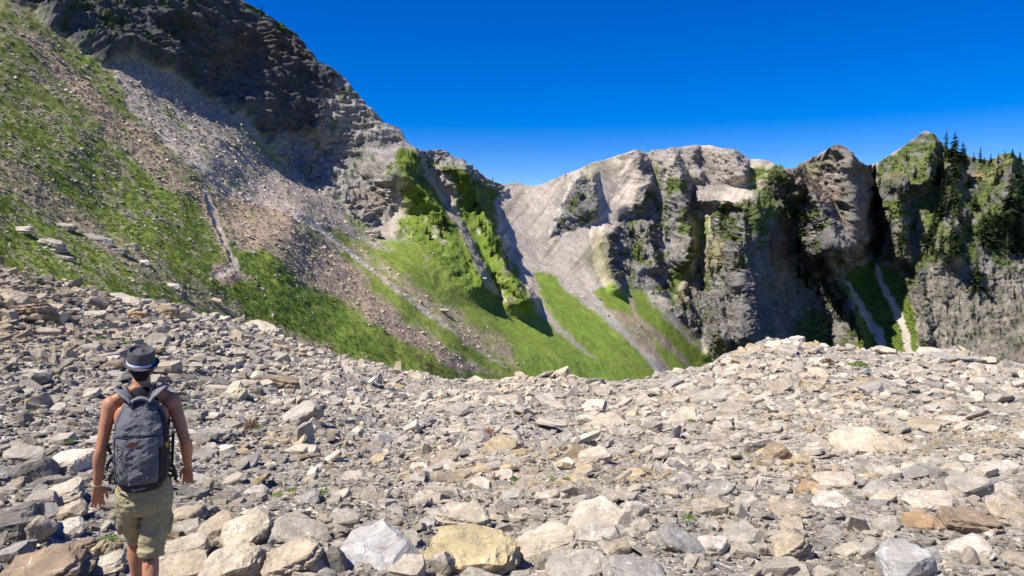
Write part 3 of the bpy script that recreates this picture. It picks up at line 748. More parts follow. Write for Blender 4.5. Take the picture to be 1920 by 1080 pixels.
def rock_material(name, source, detail=1.0):
    """tint comes from each stone: a value of its own carried by the instance or the object"""
    m = NT(name)
    tint = m.attr('tint', source, 'Color')
    co = m.coord('Object')
    oi = m.n('ShaderNodeObjectInfo')
    ad = m.n('ShaderNodeVectorMath'); ad.operation = 'ADD'
    mul = m.n('ShaderNodeVectorMath'); mul.operation = 'SCALE'; mul.inputs['Scale'].default_value = 37.0
    cmb = m.n('ShaderNodeCombineXYZ'); m.l(oi.outputs['Random'], cmb.inputs[0]); m.l(oi.outputs['Random'], cmb.inputs[2])
    m.l(cmb.outputs[0], mul.inputs[0]); m.l(co, ad.inputs[0]); m.l(mul.outputs[0], ad.inputs[1]); co = ad.outputs[0]
    n1 = m.noise(co, 2.2, 7, .68, .6)
    n2 = m.noise(co, 9.0, 6, .72)
    n3 = m.noise(co, 34.0, 4, .7)
    mp = m.n('ShaderNodeMapping'); mp.inputs['Scale'].default_value = (1.2, 1.2, 14); m.l(co, mp.inputs[0])
    st = m.noise(mp.outputs[0], 1.6, 5, .6, .4)
    c = m.mix(1.0, tint, m.ramp(n1, [(.25, .60), (.5, 1.0), (.75, 1.32)]), 'MULTIPLY')
    c = m.mix(1.0, c, m.ramp(n2, [(.3, .82), (.7, 1.14)]), 'MULTIPLY')
    c = m.mix(m.ramp(st, [(.35, 0), (.62, .42)]), c, (.24, .20, .15))
    # weather crust: ochre and dark lichen blotches
    w = m.ramp(m.noise(co, 1.1, 5, .6), [(.58, 0), (.74, .35)])
    c = m.mix(w, c, (.40, .29, .15))
    c = m.mix(m.ramp(m.noise(co, 4.0, 6, .75, .8), [(.60, 0), (.68, .45)]), c, (.13, .125, .12))
    # calcite veins
    ve = m.voro(m.coord('Object', (1.0, 2.2, 1.6), (.4, .3, .5)), 1.3, 'DISTANCE_TO_EDGE')
    c = m.mix(m.math('MULTIPLY', m.ramp(ve, [(.004, .8), (.016, 0)]), m.ramp(n1, [(.48, 0), (.6, 1)])), c, (.72, .70, .66))
    wv = m.n('ShaderNodeVectorMath'); wv.operation = 'ADD'; nv = m.n('ShaderNodeTexNoise'); nv.inputs['Scale'].default_value = 3.0; nv.inputs['Detail'].default_value = 4
    m.l(co, nv.inputs['Vector']); m.l(co, wv.inputs[0]); sv = m.n('ShaderNodeVectorMath'); sv.operation = 'SCALE'; sv.inputs['Scale'].default_value = 1.1; m.l(nv.outputs['Color'], sv.inputs[0]); m.l(sv.outputs[0], wv.inputs[1])
    ck = m.ramp(m.voro(wv.outputs[0], 1.5, 'DISTANCE_TO_EDGE'), [(.0, 0), (.011, 1)])
    c = m.mix(m.math('MULTIPLY', m.math('MULTIPLY', m.math('SUBTRACT', 1.0, ck), .5), m.ramp(n1, [(.42, 0), (.55, 1)])), c, (.10, .085, .07))
    n2 = m.math('ADD', n2, m.math('MULTIPLY', ck, .25))
    h = m.math('ADD', m.math('ADD', m.math('MULTIPLY', n2, .9), m.math('MULTIPLY', n3, .35)), m.math('MULTIPLY', st, .8))
    return m.done(c, m.bump(h, .85, .035 * detail), .88)
MAT_RI = rock_material('scattered_stone', 'INSTANCER')
MAT_RS = rock_material('single_stone', 'OBJECT')

SHAPES = [(1, .74, .24), (1, .62, .34), (1, .85, .18), (1, .55, .26), (1, .8, .4), (1, .66, .15), (1, .9, .26), (1, .5, .2), (1, .7, .28), (1, .78, .13), (1, .6, .42), (1, .82, .22), (1, .4, .2), (1, .7, .16)]
small = []
for k, d in enumerate(SHAPES):
    me = rock_mesh('stone_shape', 500 + k, d, .16, 8, .012, 1, .008, 22, 10)
    me.materials.append(MAT_RI)
    o = bpy.data.objects.new('stone_shape', me); small.append(o)
col_small = bpy.data.collections.new('stone_shapes')
for o in small: col_small.objects.link(o)

def scatter_group(name, coll, pick=True):
    g = bpy.data.node_groups.new(name, 'GeometryNodeTree')
    g.interface.new_socket('Geometry', in_out='INPUT', socket_type='NodeSocketGeometry'); g.interface.new_socket('Geometry', in_out='OUTPUT', socket_type='NodeSocketGeometry')
    N = g.nodes; gi, go = N.new('NodeGroupInput'), N.new('NodeGroupOutput')
    ci = N.new('GeometryNodeCollectionInfo'); ci.inputs['Collection'].default_value = coll; ci.inputs['Separate Children'].default_value = True; ci.inputs['Reset Children'].default_value = True
    ip = N.new('GeometryNodeInstanceOnPoints'); ip.inputs['Pick Instance'].default_value = True
    def na(n, t):
        a = N.new('GeometryNodeInputNamedAttribute'); a.data_type = t; a.inputs['Name'].default_value = n
        return [s for s in a.outputs if s.enabled and s.name == 'Attribute'][0]
    g.links.new(gi.outputs[0], ip.inputs['Points']); g.links.new(ci.outputs[0], ip.inputs['Instance'])
    g.links.new(na('idx', 'INT'), ip.inputs['Instance Index'])
    e2r = N.new('FunctionNodeEulerToRotation'); g.links.new(na('rot', 'FLOAT_VECTOR'), e2r.inputs[0]); g.links.new(e2r.outputs[0], ip.inputs['Rotation'])
    g.links.new(na('scl', 'FLOAT_VECTOR'), ip.inputs['Scale']); g.links.new(ip.outputs[0], go.inputs[0])
    return g

def scatter(name, group, pos, rot, scl, idx, tint, label, kind='stuff'):
    me = bpy.data.meshes.new(name); n = len(pos)
    me.vertices.add(n); me.vertices.foreach_set('co', np.ascontiguousarray(pos, np.float32).ravel())
    for nm, a in (('rot', rot), ('scl', scl), ('tint', tint)):
        at = me.attributes.new(nm, 'FLOAT_VECTOR', 'POINT'); at.data.foreach_set('vector', np.ascontiguousarray(a, np.float32).ravel())
    at = me.attributes.new('idx', 'INT', 'POINT'); at.data.foreach_set('value', np.ascontiguousarray(idx, np.int32))
    o = bpy.data.objects.new(name, me); C.objects.link(o)
    md = o.modifiers.new('scatter', 'NODES'); md.node_group = group
    o['kind'] = kind; o['label'] = label
    return o
GN_STONE = scatter_group('stone_scatter', col_small)

GREY, BEIGE, WARM, WHITE, OCH, SLATE = (np.array(c) for c in ([.50, .445, .365], [.58, .505, .395], [.56, .46, .325], [.66, .60, .50], [.52, .40, .22], [.36, .335, .30]))
def stone_tints(p, px, r):
    """colour families drift over the field: greyer on the left, cream on the right"""
    n = len(p)
    grey = .5 + .9 * fbm(p / np.array([5, 9, 5]), 3, 401) + .32 * (1 - sstep(250, 800, px)) - .12
    u = r.random(n) * .9 + grey * .6
    base = np.where((u > .72)[:, None], GREY, BEIGE)
    base = np.where((u > 1.08)[:, None], SLATE, base)
    base = np.where((r.random(n) < .10)[:, None], WARM, base)
    base = np.where((r.random(n) < .10)[:, None], WHITE, base)
    och = fbm(p / np.array([4, 7, 4]), 3, 409) > .32
    base = np.where((och & (r.random(n) < .4))[:, None], WARM * np.array([1.02, .96, .8]), base)
    base = np.where((r.random(n) < .012)[:, None], OCH, base)
    warm = .5 * (1 - sstep(60, 330, px)) * sstep(0, 1, (720 - proj(p)[1]) / 100)
    base = base * (1 - warm[:, None]) + (WARM * np.array([1, .9, .78])) * warm[:, None]
    base = base * (1 - .24 * (1 - sstep(120, 760, px)))[:, None]
    return np.clip(base * (r.normal(1.0, .15, n)[:, None]), .05, .8)

def field_scatter(N, pmin, pmax, seed, alpha=2.0, region=None):
    r = np.random.default_rng(seed)
    px = r.uniform(-420, 2340, N); py0 = rim(px)
    py = py0 + 2 + (1330 - py0) * r.random(N)
    Y = GT(px, py); P_ = unproj(px, py, Y)
    w = Y / np.abs(P_[:, 2] - .0 + 1e-6)
    w = w / 9.0
    keep = r.random(N) < np.clip(w, .12, 1.0)
    px, py, Y, P_ = px[keep], py[keep], Y[keep], P_[keep]
    n = len(px)
    sp = pmin * (1 - r.random(n) * (1 - (pmin / pmax) ** alpha)) ** (-1 / alpha)
    s = sp * Y / FPX
    smax = 1.3
    ok = (s < smax) & (s > .02)
    return px[ok], py[ok], Y[ok], P_[ok], s[ok], r

# clearings for the walker's legs are not needed: stones near him stay small
def place(px, py, Y, P_, s, r, sink=.22):
    n = len(px)
    z = swell(P_)
    P_ = P_.copy(); P_[:, 2] += z - .04 + s * (r.normal(.06, .10, n))
    t = r.normal(0, R(15), (n, 2)); st = r.random(n) < .12; t[st] *= 3.2
    rot = np.stack([t[:, 0] + R(9), t[:, 1] - R(4), r.uniform(0, 2 * np.pi, n)], -1)
    k = r.uniform(.75, 1.3, (n, 3)); scl = s[:, None] * k
    return P_, rot, scl
sets = []
for N, a, b, sd, al in ((230000, 4.4, 20, 1001, 2.3), (60000, 12, 60, 1002, 2.6)):
    px, py, Y, P_, s, r = field_scatter(N, a, b, sd, al)
    near = (np.abs(px - 258) < 60) & (py > 1050) & (s > .25)
    px, py, Y, P_, s = px[~near], py[~near], Y[~near], P_[~near], s[~near]
    pos, rot, scl = place(px, py, Y, P_, s, r)
    sets.append((pos, rot, scl, r.integers(0, len(small), len(px)), stone_tints(pos, px, r)))
scatter('rubble', GN_STONE, *[np.concatenate([q[k] for q in sets]) for k in range(5)], 'countless small angular limestone pieces covering the debris field')
print('rubble', sum(len(q[0]) for q in sets))
# ------------------------------------------------------------------ stones, tufts and shrubs on the far slopes
def slope_sample(N, seed, box, weight):
    r = np.random.default_rng(seed)
    px = r.uniform(box[0], box[2], N); py = r.uniform(box[1], box[3], N)
    ok = py > skyline(px) + 3; ok &= py < np.interp(px, GX, bot) - 4
    px, py = px[ok], py[ok]
    p, n, t, s, (ri, ci) = on_mountain(px, py)
    w = weight(px, py, p, t, s, ri, ci)
    k = r.random(len(px)) < w
    return px[k], py[k], p[k], n[k], t[k], r, ri[k], ci[k]
def w_stone(px, py, p, t, s, ri, ci):
    near = 1 - sstep(150, 430, np.linalg.norm(p, axis=-1))
    return .62 * s * (1 - path[ri, ci]) * (.10 + .9 * (1 - t)) * (.25 + .75 * near) * np.where(px > 1000, .1, 1) * (1 - .75 * t * sstep(380, 700, px)) * (.5 + .5 * (1 - sstep(250, 600, px - .7 * py)))
px, py, p, n, t, r, ri, ci = slope_sample(125000, 2001, (-200, 20, 1240, 720), w_stone)
d = np.linalg.norm(p, axis=-1); k = len(px)
s_ = 2.2 * (1 - r.random(k) * .965) ** (-1 / 2.3) * d / FPX
s_ = np.minimum(s_, 1.6)
tb = A[ri, ci] * 1.35 + .03
tb = np.where((t > .5)[:, None], np.array([.46, .42, .35]), tb) * r.normal(1, .2, k)[:, None]
scatter('scree_stones', GN_STONE, p + n * (s_ * .08)[:, None], np.stack([r.normal(0, .35, k), r.normal(.25, .35, k), r.uniform(0, 6.28, k)], -1), s_[:, None] * r.uniform(.8, 1.3, (k, 3)), r.integers(0, len(small), k), np.clip(tb, .05, .7), 'loose stones scattered over the grassy hillside')

def leaf_cloud(name, seed, n, shape, leaf, mat, flat=.6):
    """n small blades spread through a volume; shape(r) -> (pos, outward dir)"""
    r = np.random.default_rng(seed); V, F = [], []
    for k in range(n):
        p, o = shape(r)
        a = r.normal(size=3); a -= a.dot(o) * o; a /= np.linalg.norm(a) + 1e-9
        b = o * (1 - flat) + r.normal(size=3) * flat; b /= np.linalg.norm(b)
        L = leaf * r.uniform(.6, 1.4)
        i = len(V); V += [p - a * L * .35, p + a * L * .35, p + b * L]; F.append((i, i + 1, i + 2))
    me = bpy.data.meshes.new(name); me.from_pydata([tuple(v) for v in V], [], F); me.materials.append(mat); me.update(); return me

def leaf_material(name, col, col2, scale=3.0, inst=True):
    m = NT(name); oi = m.n('ShaderNodeObjectInfo')
    n = m.noise(m.coord('Object'), scale, 3, .6)
    c = m.mix(n, col, col2)
    c = m.mix(1.0, c, m.ramp(oi.outputs['Random'], [(0, (.72, .78, .75)), (1, (1.3, 1.2, 1.1))]), 'MULTIPLY')
    m.b.inputs['Subsurface Weight'].default_value = 0.0
    tr = m.n('ShaderNodeBsdfTranslucent'); mx = m.n('ShaderNodeMixShader'); mx.inputs[0].default_value = .25
    m.l(c, tr.inputs[0]); m.l(m.b.outputs[0], mx.inputs[1]); m.l(tr.outputs[0], mx.inputs[2]); m.l(mx.outputs[0], m.out.inputs[0])
    return m.done(c, None, .7)
M_TUFT = leaf_material('grass_blades', (.15, .225, .025), (.24, .29, .04))
M_SHRUB = leaf_material('shrub_leaves', (.030, .058, .016), (.080, .110, .026))
M_NEEDLE = leaf_material('spruce_needles', (.014, .034, .014), (.045, .075, .022), 1.2)
M_PLANT = leaf_material('alpine_leaves', (.10, .22, .03), (.20, .30, .06), 20)
M_DRY = leaf_material('withered_leaves', (.20, .10, .055), (.30, .17, .09), 20)
def hemi(r):
    v = r.normal(size=3); v[2] = abs(v[2]); v /= np.linalg.norm(v)
    return v * np.array([.5, .5, .38]) * r.random() ** .4, v
def cushion(r):
    a = r.uniform(0, 6.28); q = r.random() ** .5 * .5
    return np.array([q * math.cos(a), q * math.sin(a), 0]), np.array([.3 * math.cos(a), .3 * math.sin(a), 1.0]) / 1.1
col_tuft, col_shrub = bpy.data.collections.new('tuft_shapes'), bpy.data.collections.new('shrub_shapes')
for k in range(4):
    col_tuft.objects.link(bpy.data.objects.new('tuft_shape', leaf_cloud('tuft_shape', 70 + k, 26, cushion, .42, M_TUFT, .35)))
    col_shrub.objects.link(bpy.data.objects.new('shrub_shape', leaf_cloud('shrub_shape', 80 + k, 150, hemi, .22, M_SHRUB, .5)))
GN_TUFT, GN_SHRUB = scatter_group('tuft_scatter', col_tuft), scatter_group('shrub_scatter', col_shrub)
one = lambda k: np.ones((k, 3))
def w_tuft(px, py, p, t, s, ri, ci): return hill[ri, ci] * t * (1 - sstep(60, 120, np.linalg.norm(p, axis=-1))) * (.35 + .65 * (npx[ri, ci] > -.1))
px, py, p, n, t, r, ri, ci = slope_sample(70000, 2002, (-200, 120, 900, 720), w_tuft)
d = np.linalg.norm(p, axis=-1); k = len(px); s_ = np.clip(4.2 * d / FPX, .16, .5) * r.uniform(.6, 1.4, k)
scatter('grass_tufts', GN_TUFT, p, np.stack([r.normal(0, .2, k), r.normal(.3, .2, k), r.uniform(0, 6.28, k)], -1), s_[:, None] * np.array([1, 1, .6]), r.integers(0, 4, k), one(k), 'short alpine grass growing over the hillside')
def w_shrub(px, py, p, t, s, ri, ci):
    w = (spur1[ri, ci] + spur2[ri, ci]) * (npx[ri, ci] > .0) * .38
    w += outc2[ri, ci] * t * (npx[ri, ci] > .05) * .6
    w += (pinn[ri, ci] * t + rmount[ri, ci] * t * .6 + outc1[ri, ci] * .3) * (npx[ri, ci] > .08) * .6
    w += gully[ri, ci] * t * .5
    return w * (1 - ch[ri, ci])
px, py, p, n, t, r, ri, ci = slope_sample(60000, 2003, (700, 250, 2200, 720), w_shrub)
d = np.linalg.norm(p, axis=-1); k = len(px)
s_ = r.uniform(2.2, 5.4, k) * d / FPX * np.where(gully[ri, ci] > .5, .8, 1)
scatter('mountain_shrubs', GN_SHRUB, p - n * .1, np.stack([r.normal(0, .2, k), r.normal(0, .2, k), r.uniform(0, 6.28, k)], -1), s_[:, None] * np.array([1, 1, .7]), r.integers(0, 4, k), one(k), 'low dark green shrubs covering the ledges and spurs')

# ------------------------------------------------------------------ SPRUCES
def bark():
    m = NT('spruce_bark'); n = m.noise(m.coord('Object', (3, 3, .6)), 6, 4, .7)
    return m.done(m.mix(n, (.05, .035, .025), (.13, .10, .075)), m.bump(n, .5, .05), .95)
M_BARK = bark()
def spruce_crown(name, seed, wide=.17, gaps=.12):
    """whorls of drooping boughs carrying needle sprays, 1 m tall, thinning to the tip"""
    r = np.random.default_rng(seed); V, F = [], []
    z = .06
    lean = r.normal(0, .012, 2)
    while z < .985:
        rad = wide * (1 - z) ** .85 * r.uniform(.7, 1.15) + .006
        nb = int(r.integers(5, 9))
        for b in range(nb):
            if r.random() < gaps: continue
            a = r.uniform(0, 6.28); L = rad * r.uniform(.6, 1.2); dr = r.uniform(.18, .55)
            u = np.array([math.cos(a), math.sin(a), 0]); w = np.array([-math.sin(a), math.cos(a), 0])
            base = np.array([lean[0] * z, lean[1] * z, z])
            for j in range(4):
                t0 = j / 4; q = base + u * L * t0 + np.array([0, 0, -L * dr * t0 * (1.3 - .5 * t0)])
                tip = base + u * L * (t0 + .38) + np.array([0, 0, -L * dr * (t0 + .38) * 1.05])
                sp = L * (.30 - .05 * j) * r.uniform(.6, 1.3)
                i = len(V)
                V += [q + w * sp * .2, q - w * sp * .2, tip + w * sp * r.uniform(.5, 1) + np.array([0, 0, -sp * .35]), tip - w * sp * r.uniform(.5, 1) + np.array([0, 0, -sp * .35])]
                F += [(i, i + 1, i + 3, i + 2)]
                V += [q, tip, (q + tip) / 2 + np.array([0, 0, -sp * 1.1])]; F += [(i + 4, i + 5, i + 6)]
        z += r.uniform(.022, .042) * (1.15 - .5 * z)
    me = bpy.data.meshes.new(name); me.from_pydata([tuple(v) for v in V], [], F); me.materials.append(M_NEEDLE); me.update(); return me
def trunk_mesh(seed):
    r = np.random.default_rng(seed); V, F = [], []
    for k, z in enumerate(np.linspace(-.05, .97, 7)):
        rr = .014 * (1 - z) + .002
        for a in range(7): V.append((rr * math.cos(a * .8976), rr * math.sin(a * .8976), z))
        if k:
            for a in range(7): F.append(((k - 1) * 7 + a, (k - 1) * 7 + (a + 1) % 7, k * 7 + (a + 1) % 7, k * 7 + a))
    me = bpy.data.meshes.new('trunk'); me.from_pydata(V, [], F); me.materials.append(M_BARK); me.update(); return me
CROWNS = [spruce_crown('crown', 900 + k, w, g) for k, (w, g) in enumerate(((.15, .1), (.18, .15), (.22, .12), (.13, .25), (.26, .2)))]
TRUNK = trunk_mesh(5)
ORD = ['first', 'second', 'third', 'fourth', 'fifth', 'sixth', 'seventh', 'eighth', 'ninth', 'tenth', 'eleventh', 'twelfth', 'thirteenth', 'fourteenth', 'fifteenth']
STANDS = [
    ('spruces on the skyline right of the right summit', 'dark spruce on the skyline beside the right summit', [(1768, 296, 44), (1788, 302, 46), (1800, 306, 34), (1813, 306, 26), (1838, 302, 26), (1856, 304, 18), (1757, 300, 26)]),
    ('spruces in the gully below the right summit', 'dark spruce in the gully below the right summit', [(1745, 336, 56), (1758, 346, 40), (1790, 335, 42), (1772, 352, 40), (1760, 400, 58), (1772, 408, 60), (1784, 362, 38), (1790, 384, 46), (1797, 408, 42), (1752, 432, 36), (1804, 420, 34)]),
    ('column of spruces down the edge left of the right summit', 'dark spruce in the vertical file above the ravine', [(1689, 378, 40), (1691, 398, 36), (1693, 420, 36), (1689, 440, 34), (1692, 462, 36), (1693, 486, 34)]),
    ('spruces in the middle of the right mountain', 'dark spruce halfway down the right mountain', [(1786, 448, 62), (1788, 476, 50), (1742, 462, 42), (1752, 470, 40), (1768, 466, 38), (1733, 452, 28), (1776, 494, 34), (1758, 488, 24), (1800, 470, 34)]),
    ('tall spruces at the right edge of the picture', 'tall dark spruce in the wood at the right edge', [(1892, 398, 66), (1904, 402, 56), (1918, 380, 60), (1845, 462, 62), (1854, 466, 74), (1866, 464, 66), (1878, 462, 60), (1888, 470, 72), (1898, 474, 60), (1912, 470, 58), (1926, 476, 66), (1908, 450, 50)]),
    ('spruces on the right rock wall', 'lone spruce growing out of the right rock wall', [(1828, 540, 52), (1900, 560, 24)]),
    ('spruces on the crest between pinnacle and peak', 'dark spruce on the crest beside the pointed peak', [(1487, 350, 34), (1506, 352, 30), (1478, 362, 24), (1497, 372, 26), (1516, 380, 24), (1463, 318, 9)]),
    ('spruces on the rib right of the shaded wall', 'spruce on the rib right of the shaded blue wall', [(1500, 470, 44), (1508, 492, 50), (1518, 512, 48), (1496, 520, 38), (1510, 536, 40), (1526, 530, 36), (1545, 536, 50), (1554, 552, 58), (1563, 566, 56), (1572, 580, 54), (1582, 588, 50), (1590, 592, 36), (1535, 556, 30), (1577, 600, 40), (1524, 470, 24)]),
    ('spruces on the pinnacle', 'spruce clinging to the sunlit edge of the pinnacle', [(1356, 418, 44), (1368, 420, 28), (1382, 508, 62), (1389, 500, 40), (1350, 512, 34), (1343, 520, 24), (1402, 390, 22), (1412, 400, 20), (1420, 386, 24), (1340, 505, 20)]),
    ('young spruces on the upper green spur', 'small green spruce on the upper green spur', [(812, 424, 26), (822, 430, 28), (831, 424, 30), (838, 436, 22), (800, 440, 18), (806, 452, 18), (826, 450, 22), (792, 352, 18), (800, 362, 18), (786, 366, 14), (846, 450, 18)]),
    ('young spruces along the second green spur', 'small green spruce along the second green spur', [(905, 436, 26), (912, 444, 26), (918, 452, 26), (924, 462, 26), (930, 474, 30), (934, 484, 28), (900, 424, 22), (890, 388, 16), (894, 400, 18), (922, 480, 20)]),
    ('spruces scattered over the upper right mountain', 'small dark spruce scattered on the right mountain', [(1700, 300, 18), (1716, 330, 20), (1728, 372, 22), (1668, 420, 22), (1674, 352, 18), (1820, 350, 26), (1830, 392, 26), (1868, 344, 28), (1852, 376, 26), (1880, 330, 22), (1906, 338, 28), (1818, 430, 24), (1715, 430, 22)]),
    ('spruces on the far right crest', 'tiny spruce on the crest at the far right', [(1870, 304, 16), (1884, 296, 14), (1898, 294, 15), (1912, 302, 16), (1826, 300, 16), (1846, 304, 12)]),
    ('tiny trees on the bare skyline', 'tiny tree standing alone on the bare skyline', [(1060, 330, 10), (920, 341, 10), (488, 24, 14)]),
    ('spruces on the middle outcrop', 'small spruce on the middle outcrop above the fans', [(1188, 440, 24), (1202, 436, 26), (1213, 446, 20), (1168, 428, 16), (1210, 486, 26), (1232, 470, 18), (1222, 430, 18), (1248, 452, 20)]),
]
rt = np.random.default_rng(44)
for grp, lb, lst in STANDS:
    for k, (x, y, h) in enumerate(sorted(lst)):
        p_, _, _, _, _ = on_mountain(np.array([x]), np.array([y])); p_ = Vector(p_[0])
        H = h * p_.length / FPX * 1.06
        t = bpy.data.objects.new('spruce', None); C.objects.link(t)
        t.empty_display_size = .2
        t.location = p_ - Vector((0, 0, .03 * H)); t.scale = (H * rt.uniform(.95, 1.25),) * 2 + (H,)
        t.rotation_euler = (rt.normal(0, .03), rt.normal(0, .03), rt.uniform(0, 6.28))
        which = ORD[k] if k < len(ORD) else 'last'
        t['category'] = 'tree'; t['group'] = grp; t['label'] = ('%s, %s from the left' % (lb, which)) if len(lst) > 1 else lb
        c = bpy.data.objects.new('crown', CROWNS[int(rt.integers(0, 5))]); C.objects.link(c); c.parent = t
        q = bpy.data.objects.new('trunk', TRUNK); C.objects.link(q); q.parent = t
# ------------------------------------------------------------------ SINGLE ROCKS, each where the photograph has it
BIGS = {}
for nm, dims, cuts, ra, stt in (('slab', (1, .74, .26), 12, .03, .018), ('slab', (1, .6, .2), 10, .02, .02), ('block', (1, .8, .55), 12, .035, .014), ('block', (1, .7, .62), 13, .04, .012), ('wedge', (1, .62, .42), 9, .03, .02), ('wedge', (1, .55, .34), 9, .025, .022),
                        ('round', (1, .84, .46), 15, .05, .016), ('round', (1, .75, .38), 13, .055, .02), ('slab', (1, .8, .33), 14, .035, .026), ('crag', (1, .75, .6), 10, .07, .03), ('crag', (1, .66, .48), 11, .06, .035), ('plate', (1, .7, .14), 11, .018, .01)):
    me = rock_mesh('rock', 700 + sum(len(v) for v in BIGS.values()) * 3, dims, .07, cuts - 3, ra * 1.0, 1, stt * 1.3, 24, 26)
    me.materials.append(MAT_RS)
    v = np.empty(len(me.vertices) * 3, np.float32); me.vertices.foreach_get('co', v); v = v.reshape(-1, 3)
    BIGS.setdefault(nm, []).append((me, v.min(0), v.max(0)))
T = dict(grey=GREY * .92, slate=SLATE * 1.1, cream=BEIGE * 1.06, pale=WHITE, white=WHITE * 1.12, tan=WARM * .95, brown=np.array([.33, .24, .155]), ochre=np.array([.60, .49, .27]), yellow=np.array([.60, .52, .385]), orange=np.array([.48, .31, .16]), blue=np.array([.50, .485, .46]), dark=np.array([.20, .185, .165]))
n_rock = 0
def add_rock(cx, cy, w, h, kind, tint, label, roll=0, pitch=14, yaw=0, group=None, on_hill=False, depth=.8, var=None, cat='rock'):
    """w, h: its width and height in the photograph's pixels"""
    global n_rock
    if on_hill:
        p = Vector(on_mountain(np.array([cx]), np.array([cy + h * .3]))[0][0])
    else:
        gp = ground_pt(cx, max(cy + h * .28, rim(cx) + 2))
        p = Vector(gp[0]) + Vector((0, 0, float(swell(gp)[0]) * .8))
    sc = p.length / FPX
    lst = BIGS[kind]; me, lo, hi = lst[(n_rock if var is None else var) % len(lst)]
    e = hi - lo
    W = w * sc; H = h * sc
    hh = H * (.76 if kind in ('round', 'slab') else .86)
    o = bpy.data.objects.new('rock' if max(W, H) < .8 else 'boulder', me); C.objects.link(o)
    o.scale = (W * 1.04 / e[0], W * depth / e[1], max(hh, .12 * W) / e[2])
    o.rotation_euler = Euler((R(pitch), R(roll), R(yaw)), 'XYZ')
    o.location = p + Vector((0, 0, (.22 if on_hill else .12) * hh))
    o['tint'] = [float(x) for x in T[tint]]
    o['category'] = cat; o['label'] = label
    if group: o['group'] = group
    n_rock += 1
    return o
